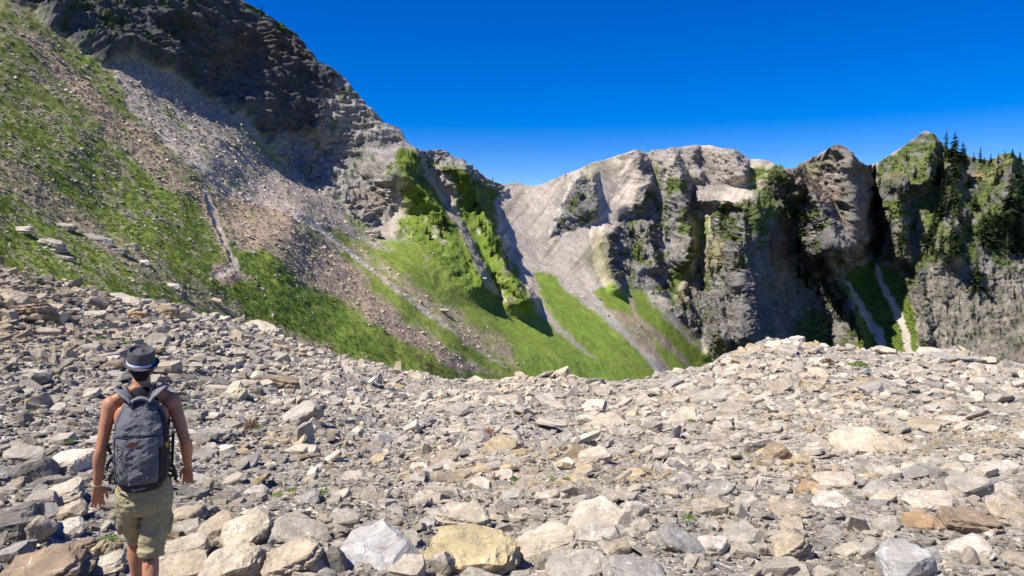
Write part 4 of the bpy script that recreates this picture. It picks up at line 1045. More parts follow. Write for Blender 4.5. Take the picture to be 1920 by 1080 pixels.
HERO = [
    (888, 1024, 172, 104, 'crag', 'ochre', 'big ochre yellow boulder at the bottom middle of the debris', -4, 18, 4),
    (866, 962, 104, 62, 'crag', 'yellow', 'pale cracked block resting behind the big ochre boulder', 4, 10, -8),
    (822, 1050, 44, 60, 'wedge', 'cream', 'narrow cream wedge leaning on the left side of the ochre boulder', 60, 10, 0),
    (700, 1030, 158, 72, 'slab', 'blue', 'long smooth bluish grey slab left of the ochre boulder', -16, 26, 10),
    (760, 1062, 70, 34, 'slab', 'cream', 'cream stone between the bluish slab and the ochre boulder', -6, 20, -10),
    (468, 984, 92, 72, 'slab', 'yellow', 'tilted yellowish slab with a sharp right end casting a black shadow', -34, 30, 12),
    (352, 1024, 84, 42, 'round', 'yellow', 'rounded cream stone right of the walking man\'s knee', -8, 14, 0),
    (336, 1060, 92, 36, 'slab', 'tan', 'flat tan slab at the bottom edge below the rounded cream stone', -10, 12, 8),
    (310, 1000, 34, 84, 'crag', 'brown', 'tall brown rock standing just behind the man\'s right knee', 84, 8, 0),
    (350, 984, 66, 32, 'slab', 'grey', 'grey slab with a dark lower face above the rounded cream stone', -6, 12, -6),
    (412, 984, 78, 42, 'wedge', 'tan', 'tan block with flowing layers left of the tilted yellowish slab', -14, 14, 6),
    (352, 955, 54, 34, 'round', 'tan', 'rounded tan stone beside the man\'s right thigh', -12, 14, 0),
    (442, 1048, 108, 66, 'crag', 'yellow', 'broad cream and ochre rock below the tilted yellowish slab', -20, 20, 10),
    (548, 1040, 112, 72, 'crag', 'tan', 'jagged rock with an ochre top and dark right end', -26, 16, 10),
    (566, 990, 100, 38, 'slab', 'grey', 'long grey slab running down to the right beside the yellowish slab', 14, 16, -6),
    (520, 1000, 30, 26, 'block', 'blue', 'small square bluish block under the long grey slab', 6, 10, 20),
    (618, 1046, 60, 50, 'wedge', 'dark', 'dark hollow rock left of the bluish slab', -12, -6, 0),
    (640, 968, 60, 26, 'block', 'grey', 'grey block above the long grey slab', -6, 10, 12),
    (1122, 962, 118, 48, 'slab', 'cream', 'broad cream slab with a crack, right of centre', -12, 22, 8),
    (1190, 946, 42, 34, 'wedge', 'pale', 'small sharp pyramid with a white face beside the broad cream slab', 10, 4, 30),
    (1082, 1056, 108, 48, 'slab', 'grey', 'square edged grey slab at the bottom, right of the ochre boulder', -8, 14, 4),
    (1188, 1062, 108, 40, 'wedge', 'slate', 'dark grey slab with black cleft above, at the bottom edge', 8, 8, -4),
    (1030, 1012, 118, 56, 'round', 'yellow', 'low yellowish slab between the ochre boulder and the square grey slab', -16, 20, 10),
    (1022, 1046, 34, 40, 'block', 'grey', 'small grey block standing between the low yellowish slab and the square grey slab', 12, 4, 0),
    (1112, 998, 66, 34, 'slab', 'pale', 'pale smooth stone under the broad cream slab', -6, 18, 0),
    (1160, 1020, 40, 32, 'block', 'tan', 'tan chunk above the dark grey slab', -8, 10, 0),
    (1276, 1008, 84, 36, 'slab', 'slate', 'dark speckled slab sloping down to the right', 28, 14, -10),
    (1334, 1010, 52, 38, 'round', 'white', 'rounded whitish boulder beside the dark speckled slab', -6, 16, 0),
    (1392, 1024, 42, 28, 'block', 'cream', 'cream block, left one of the pair right of the whitish boulder', 2, 12, 0),
    (1424, 1022, 28, 28, 'round', 'cream', 'small cream cobble, right one of the pair right of the whitish boulder', 0, 10, 20),
    (1390, 992, 74, 30, 'slab', 'grey', 'long grey stone lying above the pair of cream blocks', -8, 14, 0),
    (1480, 1020, 64, 58, 'crag', 'tan', 'upright tan slab with a black shadow on its right', -40, 20, 0),
    (1690, 1044, 92, 66, 'wedge', 'blue', 'big blue grey block with white veins at the bottom right', -14, 10, 16),
    (1638, 1030, 44, 56, 'wedge', 'grey', 'leaning grey slab touching the left of the big veined block', -50, 14, 0),
    (1742, 1040, 28, 36, 'plate', 'blue', 'thin pale plate standing right of the big veined block', 70, 10, 10),
    (1802, 976, 92, 50, 'crag', 'brown', 'brown cracked boulder with a dark undercut near the right edge', 6, 8, 4),
    (1722, 975, 60, 26, 'slab', 'orange', 'flat orange stone left of the brown cracked boulder', -6, 12, 0),
    (1738, 940, 78, 48, 'round', 'cream', 'large smooth cream boulder above the brown cracked boulder', -6, 14, 0),
    (1812, 914, 66, 40, 'block', 'grey', 'grey block with one shaded face, above and right of the cream boulder', -18, 10, 20),
    (1894, 956, 60, 36, 'wedge', 'tan', 'tan wedge at the right edge, beside the brown cracked boulder', 16, 14, 0),
    (1604, 824, 88, 44, 'slab', 'yellow', 'large flat yellow slab lying in the right half of the field', -4, 28, 4),
    (1672, 832, 56, 28, 'slab', 'tan', 'tan slab continuing right of the large flat yellow slab', -2, 20, 0),
    (1452, 836, 52, 34, 'wedge', 'brown', 'brown block with black shadow left of the large yellow slab', -28, 10, 0),
    (1480, 838, 20, 22, 'block', 'blue', 'small bluish cube tucked against the brown block', 0, 12, 30),
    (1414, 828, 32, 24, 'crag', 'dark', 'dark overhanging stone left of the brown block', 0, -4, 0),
    (1338, 746, 78, 26, 'slab', 'grey', 'long slab with a black underside below the right mound', -8, 6, -4),
    (1790, 676, 96, 24, 'crag', 'slate', 'long dark edged ledge on the crest at the right', 4, 0, 4),
    (1740, 664, 40, 22, 'block', 'cream', 'cream block at the left end of the crest ledge', 0, 8, 0),
    (1142, 784, 82, 36, 'slab', 'yellow', 'cream rectangular slab with a dark front edge in the middle distance', -5, 20, 4),
    (1112, 850, 62, 34, 'wedge', 'cream', 'cream block with a black right end below the rectangular slab', -12, 12, 0),
    (952, 826, 62, 34, 'crag', 'tan', 'block with a dark shaded front left of the rectangular slab', 8, -2, 0),
    (520, 726, 78, 44, 'crag', 'brown', 'big brown block with a shaded face behind the man on the right', 10, -2, 6),
    (482, 718, 44, 34, 'wedge', 'cream', 'cream stone leaning on the left of the big brown block', -40, 16, 0),
    (560, 788, 84, 44, 'wedge', 'grey', 'grey slab tilted up to the right, below the big brown block', -30, 14, 6),
    (436, 752, 70, 40, 'round', 'yellow', 'pale yellow slab left of the big brown block', -36, 24, 0),
    (484, 741, 18, 22, 'block', 'dark', 'small dark upright stone between pale slab and big brown block', 80, 0, 0),
    (408, 722, 60, 24, 'wedge', 'dark', 'dark stone wedged above the pale yellow slab', 18, -6, 0),
    (385, 672, 66, 20, 'slab', 'dark', 'dark flat slab upslope of the man\'s hat on the right', 8, 0, 0),
    (304, 702, 62, 26, 'slab', 'tan', 'tan layered slab right behind the man\'s hat', -6, 4, 0),
    (216, 704, 32, 24, 'block', 'brown', 'brown block just left of the man\'s hat', 0, 0, 0),
    (494, 612, 62, 28, 'crag', 'yellow', 'yellowish rock at the edge of the grass', 14, 16, 0),
    (312, 584, 38, 24, 'wedge', 'brown', 'dark triangular rock at the edge of the grass', 10, 0, 10),
    (232, 566, 56, 16, 'slab', 'cream', 'long pale slab lying at the border of the grass', 16, 10, 0),
    (56, 590, 82, 40, 'crag', 'brown', 'large dark brown boulder near the left edge', -6, -4, 0),
    (28, 566, 44, 36, 'wedge', 'tan', 'orange tan rock above the large dark brown boulder', 30, 14, 0),
    (175, 578, 46, 18, 'slab', 'grey', 'flat grey layered rock right of the large dark brown boulder', -4, 8, 0),
    (262, 588, 30, 18, 'crag', 'orange', 'rusty orange rock below the grass border', 0, 0, 0),
    (216, 600, 36, 20, 'round', 'tan', 'tan stone below the flat grey layered rock', -12, 10, 0),
    (170, 655, 40, 18, 'block', 'slate', 'slate grey block left of and above the man\'s hat', 0, 4, 0),
    (66, 705, 62, 24, 'slab', 'slate', 'slate slab on the left, level with the man\'s neck', -14, 6, 0),
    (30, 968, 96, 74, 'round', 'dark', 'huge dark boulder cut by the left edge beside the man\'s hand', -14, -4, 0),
    (78, 1056, 136, 66, 'crag', 'brown', 'massive brown boulder in the bottom left corner', -14, 16, 6),
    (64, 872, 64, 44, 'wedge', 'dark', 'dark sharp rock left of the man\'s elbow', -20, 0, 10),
    (140, 858, 70, 58, 'round', 'white', 'white streaked boulder just left of the man\'s forearm', -10, 16, 0),
    (122, 912, 74, 38, 'round', 'cream', 'smooth cream stone under the white streaked boulder', -16, 20, 0),
    (134, 940, 56, 30, 'slab', 'tan', 'tan slab under the smooth cream stone', -20, 8, 0),
    (78, 928, 54, 38, 'block', 'grey', 'grey block right of the huge dark boulder', -8, 8, 14),
    (68, 984, 46, 44, 'wedge', 'tan', 'mottled tan rock leaning on the huge dark boulder', -40, 14, 0),
    (196, 1022, 44, 46, 'crag', 'ochre', 'crumbly ochre rock left of the man\'s knees', -50, 14, 0),
    (158, 1014, 48, 36, 'crag', 'brown', 'rusty brown rock left of the crumbly ochre rock', -10, 0, 0),
    (206, 1052, 62, 36, 'round', 'cream', 'light smooth stone in front of the man\'s left calf', -14, 18, 0),
    (128, 975, 56, 20, 'slab', 'pale', 'pale flat slab below the man\'s left hand', -8, 16, 0),
    (24, 1026, 50, 26, 'slab', 'slate', 'slate slab between the huge dark and the massive brown boulder', -18, 8, 0),
    (48, 838, 60, 20, 'slab', 'grey', 'flat grey slab above the dark sharp rock', 4, 10, 0),
    (1470, 640, 36, 14, 'slab', 'white', 'white flat block on top of the right mound', 0, 4, 0),
    (1492, 636, 26, 18, 'wedge', 'white', 'white pointed block on the very top of the right mound', -10, 4, 0),
    (1116, 714, 36, 16, 'crag', 'dark', 'dark notched rock on the rim above the green fans', -6, 0, 0),
    (1070, 711, 18, 14, 'block', 'tan', 'small orange tan block on the rim left of the dark notched rock', 0, 0, 0),
    (960, 710, 44, 12, 'slab', 'yellow', 'cream slab on the rim in the middle', -8, 4, 0),
    (786, 706, 30, 24, 'wedge', 'cream', 'upright cream rock near the left end of the rim', 40, 10, 0),
    (1516, 906, 40, 16, 'slab', 'orange', 'small orange slab below the flat yellow slab', -6, 8, 0),
    (1562, 900, 70, 34, 'round', 'cream', 'cream boulder right of the small orange slab', -4, 14, 0),
    (1484, 962, 62, 26, 'round', 'tan', 'tan boulder above the upright tan slab', -4, 10, 0),
    (1560, 946, 66, 22, 'slab', 'white', 'white veined slab in the lower right part', 2, 16, 0),
    (1330, 868, 24, 24, 'round', 'white', 'small white upright stone in the middle of the right half', 30, 8, 0),
]
for row in HERO:
    add_rock(*row[:4], row[4], row[5], row[6], row[7], row[8], row[9])
HILLR = [
    (96, 462, 42, 24, 'crag', 'grey', 'grey block lying on the grass near the left edge', 14, 6, 0), (186, 454, 52, 20, 'slab', 'slate', 'long dark edged slab on the grass', 14, -4, 0), (246, 468, 22, 18, 'crag', 'grey', 'grey boulder right of the long slab on the grass', 0, 0, 0),
    (40, 434, 34, 16, 'round', 'cream', 'cream boulder on the grass at the far left', 0, 8, 0), (120, 428, 36, 12, 'crag', 'grey', 'grey slab above the block on the grass', 6, 8, 0), (118, 486, 30, 10, 'slab', 'grey', 'thin slab below the grey block on the grass', 10, 0, 0), (222, 478, 28, 14, 'crag', 'slate', 'broken slate boulder below the long slab on the grass', 0, 0, 0),
    (266, 497, 24, 10, 'slab', 'pale', 'small pale slab on the grass below the grey boulder', 6, 6, 0), (700, 436, 30, 17, 'crag', 'grey', 'grey boulder at the top edge of the green hillside', 0, 4, 0), (828, 584, 24, 9, 'slab', 'grey', 'lone grey boulder low on the green hillside', 0, 4, 0),
    (408, 254, 26, 8, 'slab', 'slate', 'slate boulder high on the grey scree, upper one', 16, 0, 0), (438, 270, 26, 12, 'crag', 'grey', 'grey boulder high on the grey scree, lower one', 16, 0, 0), (402, 564, 26, 12, 'slab', 'tan', 'tan slab on the grass above the rock field', 12, 6, 0),
    (320, 538, 30, 10, 'slab', 'pale', 'pale slab in the grass below the gravel track', 8, 6, 0), (906, 522, 14, 5, 'slab', 'white', 'white rock in the bed between the green spurs', 0, 4, 0)]
for row in HILLR: add_rock(*row[:4], row[4], row[5], row[6], row[7], row[8], row[9], on_hill=True)
# the next largest, loose between them
rr = np.random.default_rng(77)
taken = [(h_[0], h_[1], h_[2] * .5) for h_ in HERO]
BAND = [('near loose rocks', 'near the bottom edge', 960, 2000), ('loose rocks halfway', 'halfway up the debris', 800, 960), ('far loose rocks', 'towards the far rim', 0, 800)]
made = 0; tries = 0; used = set()
while made < 185 and tries < 6000:
    tries += 1
    x = rr.uniform(-60, 1980); y = rim(x) + 8 + (1120 - rim(x)) * rr.random() ** .8
    yy = (y - 640) / 440
    w = (17 + 30 * max(yy, 0)) * rr.uniform(.8, 1.5)
    if any(abs(x - a) < (b_ + w * .5) and abs(y - b) < (b_ + w * .5) * .55 for a, b, b_ in taken): continue
    if abs(x - 256) < 64 and y > 1020: continue
    tn = rr.choice(['grey', 'cream', 'pale', 'tan', 'cream', 'grey', 'slate', 'yellow'] if x > 500 else ['grey', 'slate', 'tan', 'grey', 'cream', 'dark', 'pale'])
    kd = rr.choice(['slab', 'wedge', 'block', 'round', 'crag', 'plate', 'slab'])
    b_ = [q for q in BAND if q[2] <= y < q[3]][0]
    cn = {'grey': 'grey', 'cream': 'cream', 'pale': 'pale', 'tan': 'tan', 'slate': 'slate', 'yellow': 'yellowish', 'dark': 'dark'}[tn]
    side = ['far left', 'left of centre', 'in the middle', 'right of centre', 'far right'][int(np.clip(x / 384, 0, 4))]
    kw = {'slab': 'slab', 'wedge': 'wedge shaped rock', 'block': 'block', 'round': 'rounded stone', 'crag': 'jagged rock', 'plate': 'thin plate'}[str(kd)]
    lb_ = '%s %s among rubble %s, %s' % (cn, kw, b_[1], side)
    if lb_ in used: continue
    used.add(lb_); taken.append((x, y, w * .5))
    o = add_rock(x, y, w, w * rr.uniform(.28, .5), kd, tn, '%s %s among rubble %s, %s' % (cn, kw, b_[1], side), rr.normal(-6, 16), rr.normal(12, 8), rr.uniform(-30, 30), group='%s %ss, %s' % (cn, kw, b_[0]), depth=rr.uniform(.6, .95))
    o['tint'] = [float(q) for q in T[str(tn)] * rr.normal(1, .08)]
    made += 1

# ------------------------------------------------------------------ small plants between the stones
TUFTS = [leaf_cloud('alpine_plant', 60 + k, 120, hemi, .18, M_PLANT, .45) for k in range(3)]
DRYS = [leaf_cloud('dry_plant', 65 + k, 160, hemi, .16, M_DRY, .6) for k in range(2)]
for x, y, w, dry, lb in ((1608, 692, 30, 0, 'green leafy plant on the right mound'), (188, 637, 18, 0, 'green tuft above and left of the hat, left one'), (232, 640, 22, 0, 'green tuft above the hat, right one'), (484, 812, 20, 0, 'green tuft at the edge of the withered patch'), (470, 814, 40, 1, 'withered brown plant patch right of the man\'s arm'),
                         (604, 936, 24, 0, 'bright green tuft, right one of the pair above the tilted slab'), (546, 924, 18, 0, 'yellow green tuft, upper one above the tilted slab'), (520, 936, 22, 0, 'pale green tuft, left one above the tilted slab'), (968, 902, 26, 0, 'yellow green tuft in the middle of the fine rubble'),
                         (1034, 897, 16, 0, 'tuft right of the middle tuft in the fine rubble'), (1062, 904, 14, 0, 'small yellowish tuft, rightmost of three in the fine rubble'), (1292, 976, 26, 0, 'green plant above the dark speckled slab'), (1262, 788, 16, 0, 'small green plant right of the rectangular slab'),
                         (204, 1002, 26, 0, 'bright green plant left of the man\'s shorts'), (1552, 684, 30, 1, 'reddish brown patch on the right mound'), (914, 808, 34, 1, 'reddish withered plant above the shaded block'), (906, 816, 10, 0, 'tiny green shoot by the reddish withered plant'),
                         (420, 700, 12, 0, 'tiny green tuft above the pale yellow slab'), (352, 774, 16, 0, 'green tuft right of the man\'s shoulder'), (1298, 800, 18, 0, 'pale green tuft right of the rectangular slab, lower one'), (130, 826, 16, 0, 'green tuft above the white streaked boulder')):
    p = ground_pt(x, y); p = Vector(p[0]) + Vector((0, 0, float(swell(p)[0]))); s = w * p.length / FPX
    o = bpy.data.objects.new('withered_plant' if dry else 'alpine_plant', (DRYS if dry else TUFTS)[x % (2 if dry else 3)]); C.objects.link(o)
    o.location = p + Vector((0, 0, s * .22)); o.scale = (s, s * .8, s * .62); o.rotation_euler = (0, 0, x % 6)
    o['category'] = 'plant'; o['label'] = lb
# ------------------------------------------------------------------ THE WALKER
PO = Vector(((258 - 960) * .00348, 4.95, -2.56))     # where his feet stand
def catmull(P, n):
    P = np.array(P, float); m = len(P)
    if m < 3: return np.array([P[0] + (P[-1] - P[0]) * t for t in np.linspace(0, 1, n)])
    E = np.vstack([2 * P[0] - P[1], P, 2 * P[-1] - P[-2]]); out = []
    for u in np.linspace(0, m - 1 - 1e-6, n):
        i = int(u); t = u - i; a, b, c, d = E[i:i + 4]
        out.append(.5 * ((2 * b) + (-a + c) * t + (2 * a - 5 * b + 4 * c - d) * t * t + (-a + 3 * b - 3 * c + d) * t ** 3))
    return np.array(out)

def tube(bm, pts, rad, seg=14, n=None, ref=(0, 1, 0), cap=True, sup=2.0):
    """a limb through pts; rad per point: r or (r_side, r_ref)"""
    R_ = np.array([(q, q) if not hasattr(q, '__len__') else q for q in rad], float)
    n = n or max(2, (len(pts) - 1) * 5 + 1)
    A_ = catmull(np.hstack([np.array(pts, float), R_]), n)
    P_, R2 = A_[:, :3], np.maximum(A_[:, 3:], 1e-4)
    T_ = np.gradient(P_, axis=0); T_ /= np.linalg.norm(T_, axis=1, keepdims=True) + 1e-9
    rings = []
    rows = []
    if cap:
        for k in (3, 2, 1):
            a = k / 3.3 * math.pi / 2; rows.append((P_[0] - T_[0] * R2[0].min() * math.sin(a), T_[0], R2[0] * max(math.cos(a), .05)))
    rows += [(P_[i], T_[i], R2[i]) for i in range(n)]
    if cap:
        for k in (1, 2, 3):
            a = k / 3.3 * math.pi / 2; rows.append((P_[-1] + T_[-1] * R2[-1].min() * math.sin(a), T_[-1], R2[-1] * max(math.cos(a), .05)))
    ref = np.array(ref, float)
    for p, t, r in rows:
        b = ref - t * ref.dot(t)
        if np.linalg.norm(b) < 1e-3: b = np.array([1, 0, 0]) - t * t[0]
        b /= np.linalg.norm(b); a = np.cross(b, t)
        ring = []
        for k in range(seg):
            th = 2 * math.pi * k / seg; c_, s_ = math.cos(th), math.sin(th)
            e = 2 / sup
            c_, s_ = math.copysign(abs(c_) ** e, c_), math.copysign(abs(s_) ** e, s_)
            ring.append(bm.verts.new(tuple(p + a * r[0] * c_ + b * r[1] * s_)))
        rings.append(ring)
    for i in range(len(rings) - 1):
        for k in range(seg): bm.faces.new((rings[i][k], rings[i][(k + 1) % seg], rings[i + 1][(k + 1) % seg], rings[i + 1][k]))
    bm.faces.new(rings[0][::-1]); bm.faces.new(rings[-1])
    return rings
def ball(bm, c, r, rot=None):
    m = Matrix.Translation(Vector(c))
    if rot: m = m @ Euler(rot).to_matrix().to_4x4()
    bmesh.ops.create_uvsphere(bm, u_segments=18, v_segments=12, radius=1.0, matrix=m @ Matrix.Diagonal(Vector((*((r,) * 3 if not hasattr(r, '__len__') else r), 1))))
def block(bm, c, s, rot=(0, 0, 0), bev=0.0):
    r = bmesh.ops.create_cube(bm, size=1.0, matrix=Matrix.Translation(Vector(c)) @ Euler(rot).to_matrix().to_4x4() @ Matrix.Diagonal(Vector((*s, 1))))
    if bev:
        ed = list({e for v in r['verts'] for e in v.link_edges}); bmesh.ops.bevel(bm, geom=ed, offset=bev, segments=2, affect='EDGES')
def solid(name, bm, mat, parent, vox=None, smooth=0, disp=None, sharp=None, keep=None, loc=None):
    bmesh.ops.recalc_face_normals(bm, faces=bm.faces)
    me = bpy.data.meshes.new(name); bm.to_mesh(me); bm.free()
    ob = bpy.data.objects.new(name, me); C.objects.link(ob)
    if vox or smooth or keep:
        if vox: md = ob.modifiers.new('r', 'REMESH'); md.mode = 'VOXEL'; md.voxel_size = vox
        if smooth: md = ob.modifiers.new('s', 'SMOOTH'); md.factor = .6; md.iterations = smooth
        dg = bpy.context.evaluated_depsgraph_get(); m2 = bpy.data.meshes.new_from_object(ob.evaluated_get(dg))
        ob.modifiers.clear(); ob.data = m2; bpy.data.meshes.remove(me); me = m2; me.name = name
    if disp is not None:
        n = len(me.vertices); v = np.empty(n * 3, np.float32); me.vertices.foreach_get('co', v); v = v.reshape(-1, 3)
        nn = np.empty(n * 3, np.float32); me.vertices.foreach_get('normal', nn); nn = nn.reshape(-1, 3)
        me.vertices.foreach_set('co', (v + nn * disp(v, nn)[:, None]).astype(np.float32).ravel()); me.update()
    me.polygons.foreach_set('use_smooth', np.ones(len(me.polygons), bool))
    if sharp: me.set_sharp_from_angle(angle=R(sharp))
    me.materials.append(mat)
    if parent is not None: ob.parent = parent
    return ob

def skin_mat():
    m = NT('tanned_skin'); co = m.coord('Object')
    n = m.noise(co, 14, 5, .6); n2 = m.noise(co, 160, 3, .6)
    c = m.mix(n, (.37, .165, .088), (.50, .24, .135))
    m.b.inputs['Subsurface Weight'].default_value = .12; m.b.inputs['Subsurface Radius'].default_value = (.02, .008, .004)
    m.b.inputs['Specular IOR Level'].default_value = .35
    return m.done(c, m.bump(n2, .12, .002), .52)
def cloth_mat(name, c1, c2, sc=9, bump=.3, weave=300, rough=.85, fold=.02):
    m = NT(name); co = m.coord('Object'); n = m.noise(co, sc, 5, .6, .5); w = m.noise(co, weave, 2, .5)
    c = m.mix(n, c1, c2)
    h = m.math('ADD', m.math('MULTIPLY', n, 1.0), m.math('MULTIPLY', w, .06))
    return m.done(c, m.bump(h, bump, fold), rough)
M_SKIN = skin_mat()
M_SHORT = cloth_mat('khaki_cotton', (.27, .235, .125), (.37, .325, .19), 12, .45, 500)
M_TANK = cloth_mat('black_jersey', (.012, .012, .013), (.022, .022, .024))
M_HAIR = cloth_mat('dark_hair', (.012, .009, .007), (.03, .022, .016), 60, .6, 400, .6)
M_NYLON = cloth_mat('grey_nylon', (.098, .100, .108), (.160, .163, .175), 11, .8, 700, .42, .04)
M_NYLON2 = cloth_mat('dark_grey_nylon', (.085, .088, .096), (.13, .133, .145), 14, .6, 700, .55, .02)
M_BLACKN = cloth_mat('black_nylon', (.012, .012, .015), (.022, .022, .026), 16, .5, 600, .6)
M_PAD = cloth_mat('grey_padding', (.15, .155, .17), (.19, .195, .21), 20, .3, 500, .8)
M_HAT = cloth_mat('grey_straw', (.028, .029, .031), (.15, .15, .155), 120, .9, 260, .7, .008)
def flat_mat(name, col, rough=.6, metal=0): m = NT(name); m.b.inputs['Metallic'].default_value = metal; return m.done(col, m.bump(m.noise(m.coord('Object'), 300, 2, .5), .1, .001), rough)
M_BAND = flat_mat('pale_band', (.62, .68, .80)); M_BANDB = flat_mat('blue_band', (.03, .09, .42)); M_LEATH = flat_mat('brown_leather', (.24, .085, .05)); M_YEL = flat_mat('yellow_tag', (.70, .45, .04))
M_PRINT = flat_mat('grey_print', (.45, .45, .45)); M_ZIP = flat_mat('navy_zip', (.03, .035, .07)); M_PLAST = flat_mat('grey_plastic', (.13, .135, .15), .4); M_GREEN = flat_mat('green_band', (.42, .62, .22)); M_ORANGE = flat_mat('orange_cord', (.62, .24, .12))
M_BOOT = cloth_mat('boot_leather', (.05, .04, .03), (.09, .07, .05)); M_SOLE = flat_mat('rubber_sole', (.02, .02, .02)); M_SHOELACE = flat_mat('shoe_lace', (.3, .1, .05)); M_SOCK = cloth_mat('grey_sock', (.2, .2, .2), (.28, .28, .28)); M_EYE = flat_mat('eye_white', (.7, .7, .68), .2)

yb = lambda z: (z - 1.0) * .07        # he leans a little forward
bm = bmesh.new()
# trunk
tube(bm, [(0, yb(z) + o, z) for z, o in ((.84, 0), (.92, 0), (1.02, .0), (1.14, .0), (1.27, .0), (1.38, 0), (1.455, .005), (1.505, .01), (1.55, .015))], [(.155, .11), (.162, .118), (.142, .102), (.137, .098), (.158, .108), (.178, .115), (.175, .100), (.135, .078), (.08, .062)], seg=28, n=40)
tube(bm, [(0, .035, 1.50), (.002, .045, 1.58), (.0, .065, 1.66)], [(.074, .068), (.060, .062), (.058, .062)], seg=20)
for s in (-1, 1):
    tube(bm, [(s * .03, .03, 1.585), (s * .09, .02, 1.555), (s * .165, .02, 1.515)], [(.03, .03), (.036, .034), (.042, .04)], seg=14)       # trapezius
    ball(bm, (s * .196, .015, 1.478), (.060, .062, .068))
    ball(bm, (s * .10, -.055, 1.40), (.075, .04, .09), (0, s * .3, 0))    # shoulder blade
    ball(bm, (s * .075, -.045, .90), (.070, .072, .08))               # seat
# head
ball(bm, (0, .085, 1.722), (.074, .094, .092)); ball(bm, (0, .13, 1.672), (.052, .058, .052)); ball(bm, (0, .155, 1.635), (.026, .026, .022))
tube(bm, [(0, .172, 1.735), (0, .192, 1.70), (0, .180, 1.69)], [.009, .014, .012], seg=10)
ball(bm, (0, .176, 1.662), (.024, .012, .006)); ball(bm, (0, .174, 1.654), (.022, .012, .006))
for s in (-1, 1):
    ball(bm, (s * .076, .075, 1.705), (.010, .022, .034), (0, s * .18, s * -.35)); ball(bm, (s * .03, .168, 1.748), (.024, .012, .007))
# arms
def arm(pts, rad): tube(bm, pts, rad, seg=18, n=40)
L_SH, L_EL, L_WR = (-.205, .012, 1.475), (-.262, -.03, 1.207), (-.300, .015, .958)
R_SH, R_EL, R_WR = (.207, .012, 1.475), (.278, -.035, 1.207), (.290, .085, 1.008)
for s, SH, EL, WR in ((-1, L_SH, L_EL, L_WR), (1, R_SH, R_EL, R_WR)):
    mid = lambda a, b, t: tuple(a[i] + (b[i] - a[i]) * t for i in range(3))
    arm([SH, mid(SH, EL, .3), mid(SH, EL, .65), EL], [(.050, .055), (.046, .052), (.041, .046), (.036, .040)])
    e2 = mid(EL, WR, .22); e3 = mid(EL, WR, .6)
    arm([EL, (e2[0] + s * .004, e2[1], e2[2]), e3, WR], [(.037, .039), (.043, .041), (.035, .032), (.027, .022)])
    ball(bm, (EL[0], EL[1] - .022, EL[2]), .02)
    ball(bm, mid(SH, EL, .45)[:1] + (mid(SH, EL, .45)[1] - .018,) + mid(SH, EL, .45)[2:], (.032, .032, .075))
# hands: D points to the fingertips, S to the thumb, N is where the fingers curl
def hand(W, D, S, curl, spread=.10, scale=1.0):
    W = Vector(W); D = Vector(D).normalized(); S = Vector(S); S = (S - D * S.dot(D)).normalized(); N = curl_n(D, S)
    k_ = scale
    q = lambda d, s, n: tuple(W + D * d * k_ + S * s * k_ + N * n * k_)
    tube(bm, [q(-.012, 0, 0), q(.03, .001, 0), q(.065, 0, 0), q(.088, -.001, .004)], [(.021 * k_, .027 * k_), (.019 * k_, .036 * k_), (.016 * k_, .041 * k_), (.012 * k_, .040 * k_)], seg=16, ref=tuple(S), n=16)
    ball(bm, q(.035, .027, .010), (.019 * k_, .019 * k_, .026 * k_))
    for j, (s0, L, c) in enumerate(((.031, .078, .9), (.0105, .086, 1.0), (-.0105, .080, 1.1), (-.031, .064, 1.25))):
        ang = curl * c; p = W + (D * .088 + S * s0 + N * .003) * k_; pts = [p - D * .02, p]; a = ang * .35
        fan = (1.5 - j) * spread
        for seg_ in (.46, .30, .24):
            dd = (D * math.cos(a) + N * math.sin(a)); dd = (dd + S * math.sin(fan)).normalized()
            p = p + dd * L * seg_ * k_; pts.append(p); a += ang * .75
        tube(bm, [tuple(x) for x in pts], [.0095 * k_, .0095 * k_, .0088 * k_, .0080 * k_, .0068 * k_], seg=10, n=17, ref=tuple(S))
    t0 = W + (D * .022 + S * .028 + N * .006) * k_; t1 = t0 + (D * .030 + S * .026 + N * .010) * k_; t2 = t1 + (D * .032 + S * .010 + N * .008) * k_; t3 = t2 + (D * .024 + S * .001 + N * .006) * k_
    tube(bm, [tuple(x) for x in (t0, t1, t2, t3)], [.0135 * k_, .0120 * k_, .0105 * k_, .0080 * k_], seg=10, n=14, ref=tuple(S))
curl_sign = 1
def curl_n(D, S): return (S.cross(D) * curl_sign).normalized()
curl_sign = 1
hand(L_WR, (.03, .10, -1), (.93, .30, 0), .55, .11)       # palm turned back: thumb to the body
curl_sign = -1
hand(R_WR, (-.06, .16, -1), (-.86, .40, 0), .80, .12)
# legs: left one forward, right one behind and near us
LEGS = ((-1, (-.088, .0, .88), (-.085, .20, .50), (-.075, .22, .12)), (1, (.088, .0, .88), (.030, -.02, .475), (.022, -.20, .13)))
for s, HP, KN, AN in LEGS:
    m2 = mid(HP, KN, .5); tube(bm, [HP, (m2[0] + s * .004, m2[1], m2[2]), KN], [(.088, .090), (.074, .078), (.055, .058)], seg=20, n=20)
    c1, c2 = mid(KN, AN, .3), mid(KN, AN, .7)
    tube(bm, [KN, (c1[0], c1[1] - .012, c1[2]), c2, AN], [(.052, .055), (.055, .058), (.040, .042), (.034, .036)], seg=20, n=24)
    ball(bm, (KN[0], KN[1] + .03, KN[2] + .01), (.04, .03, .045))
    for t_ in (-1, 1): ball(bm, (c1[0] + t_ * .016, c1[1] - .026, c1[2] + .01), (.028, .03, .085))
    tube(bm, [AN, (AN[0], AN[1] + .01, AN[2] - .06), (AN[0], AN[1] + .10, AN[2] - .085)], [(.034, .036), (.036, .04), (.036, .025)], seg=14)
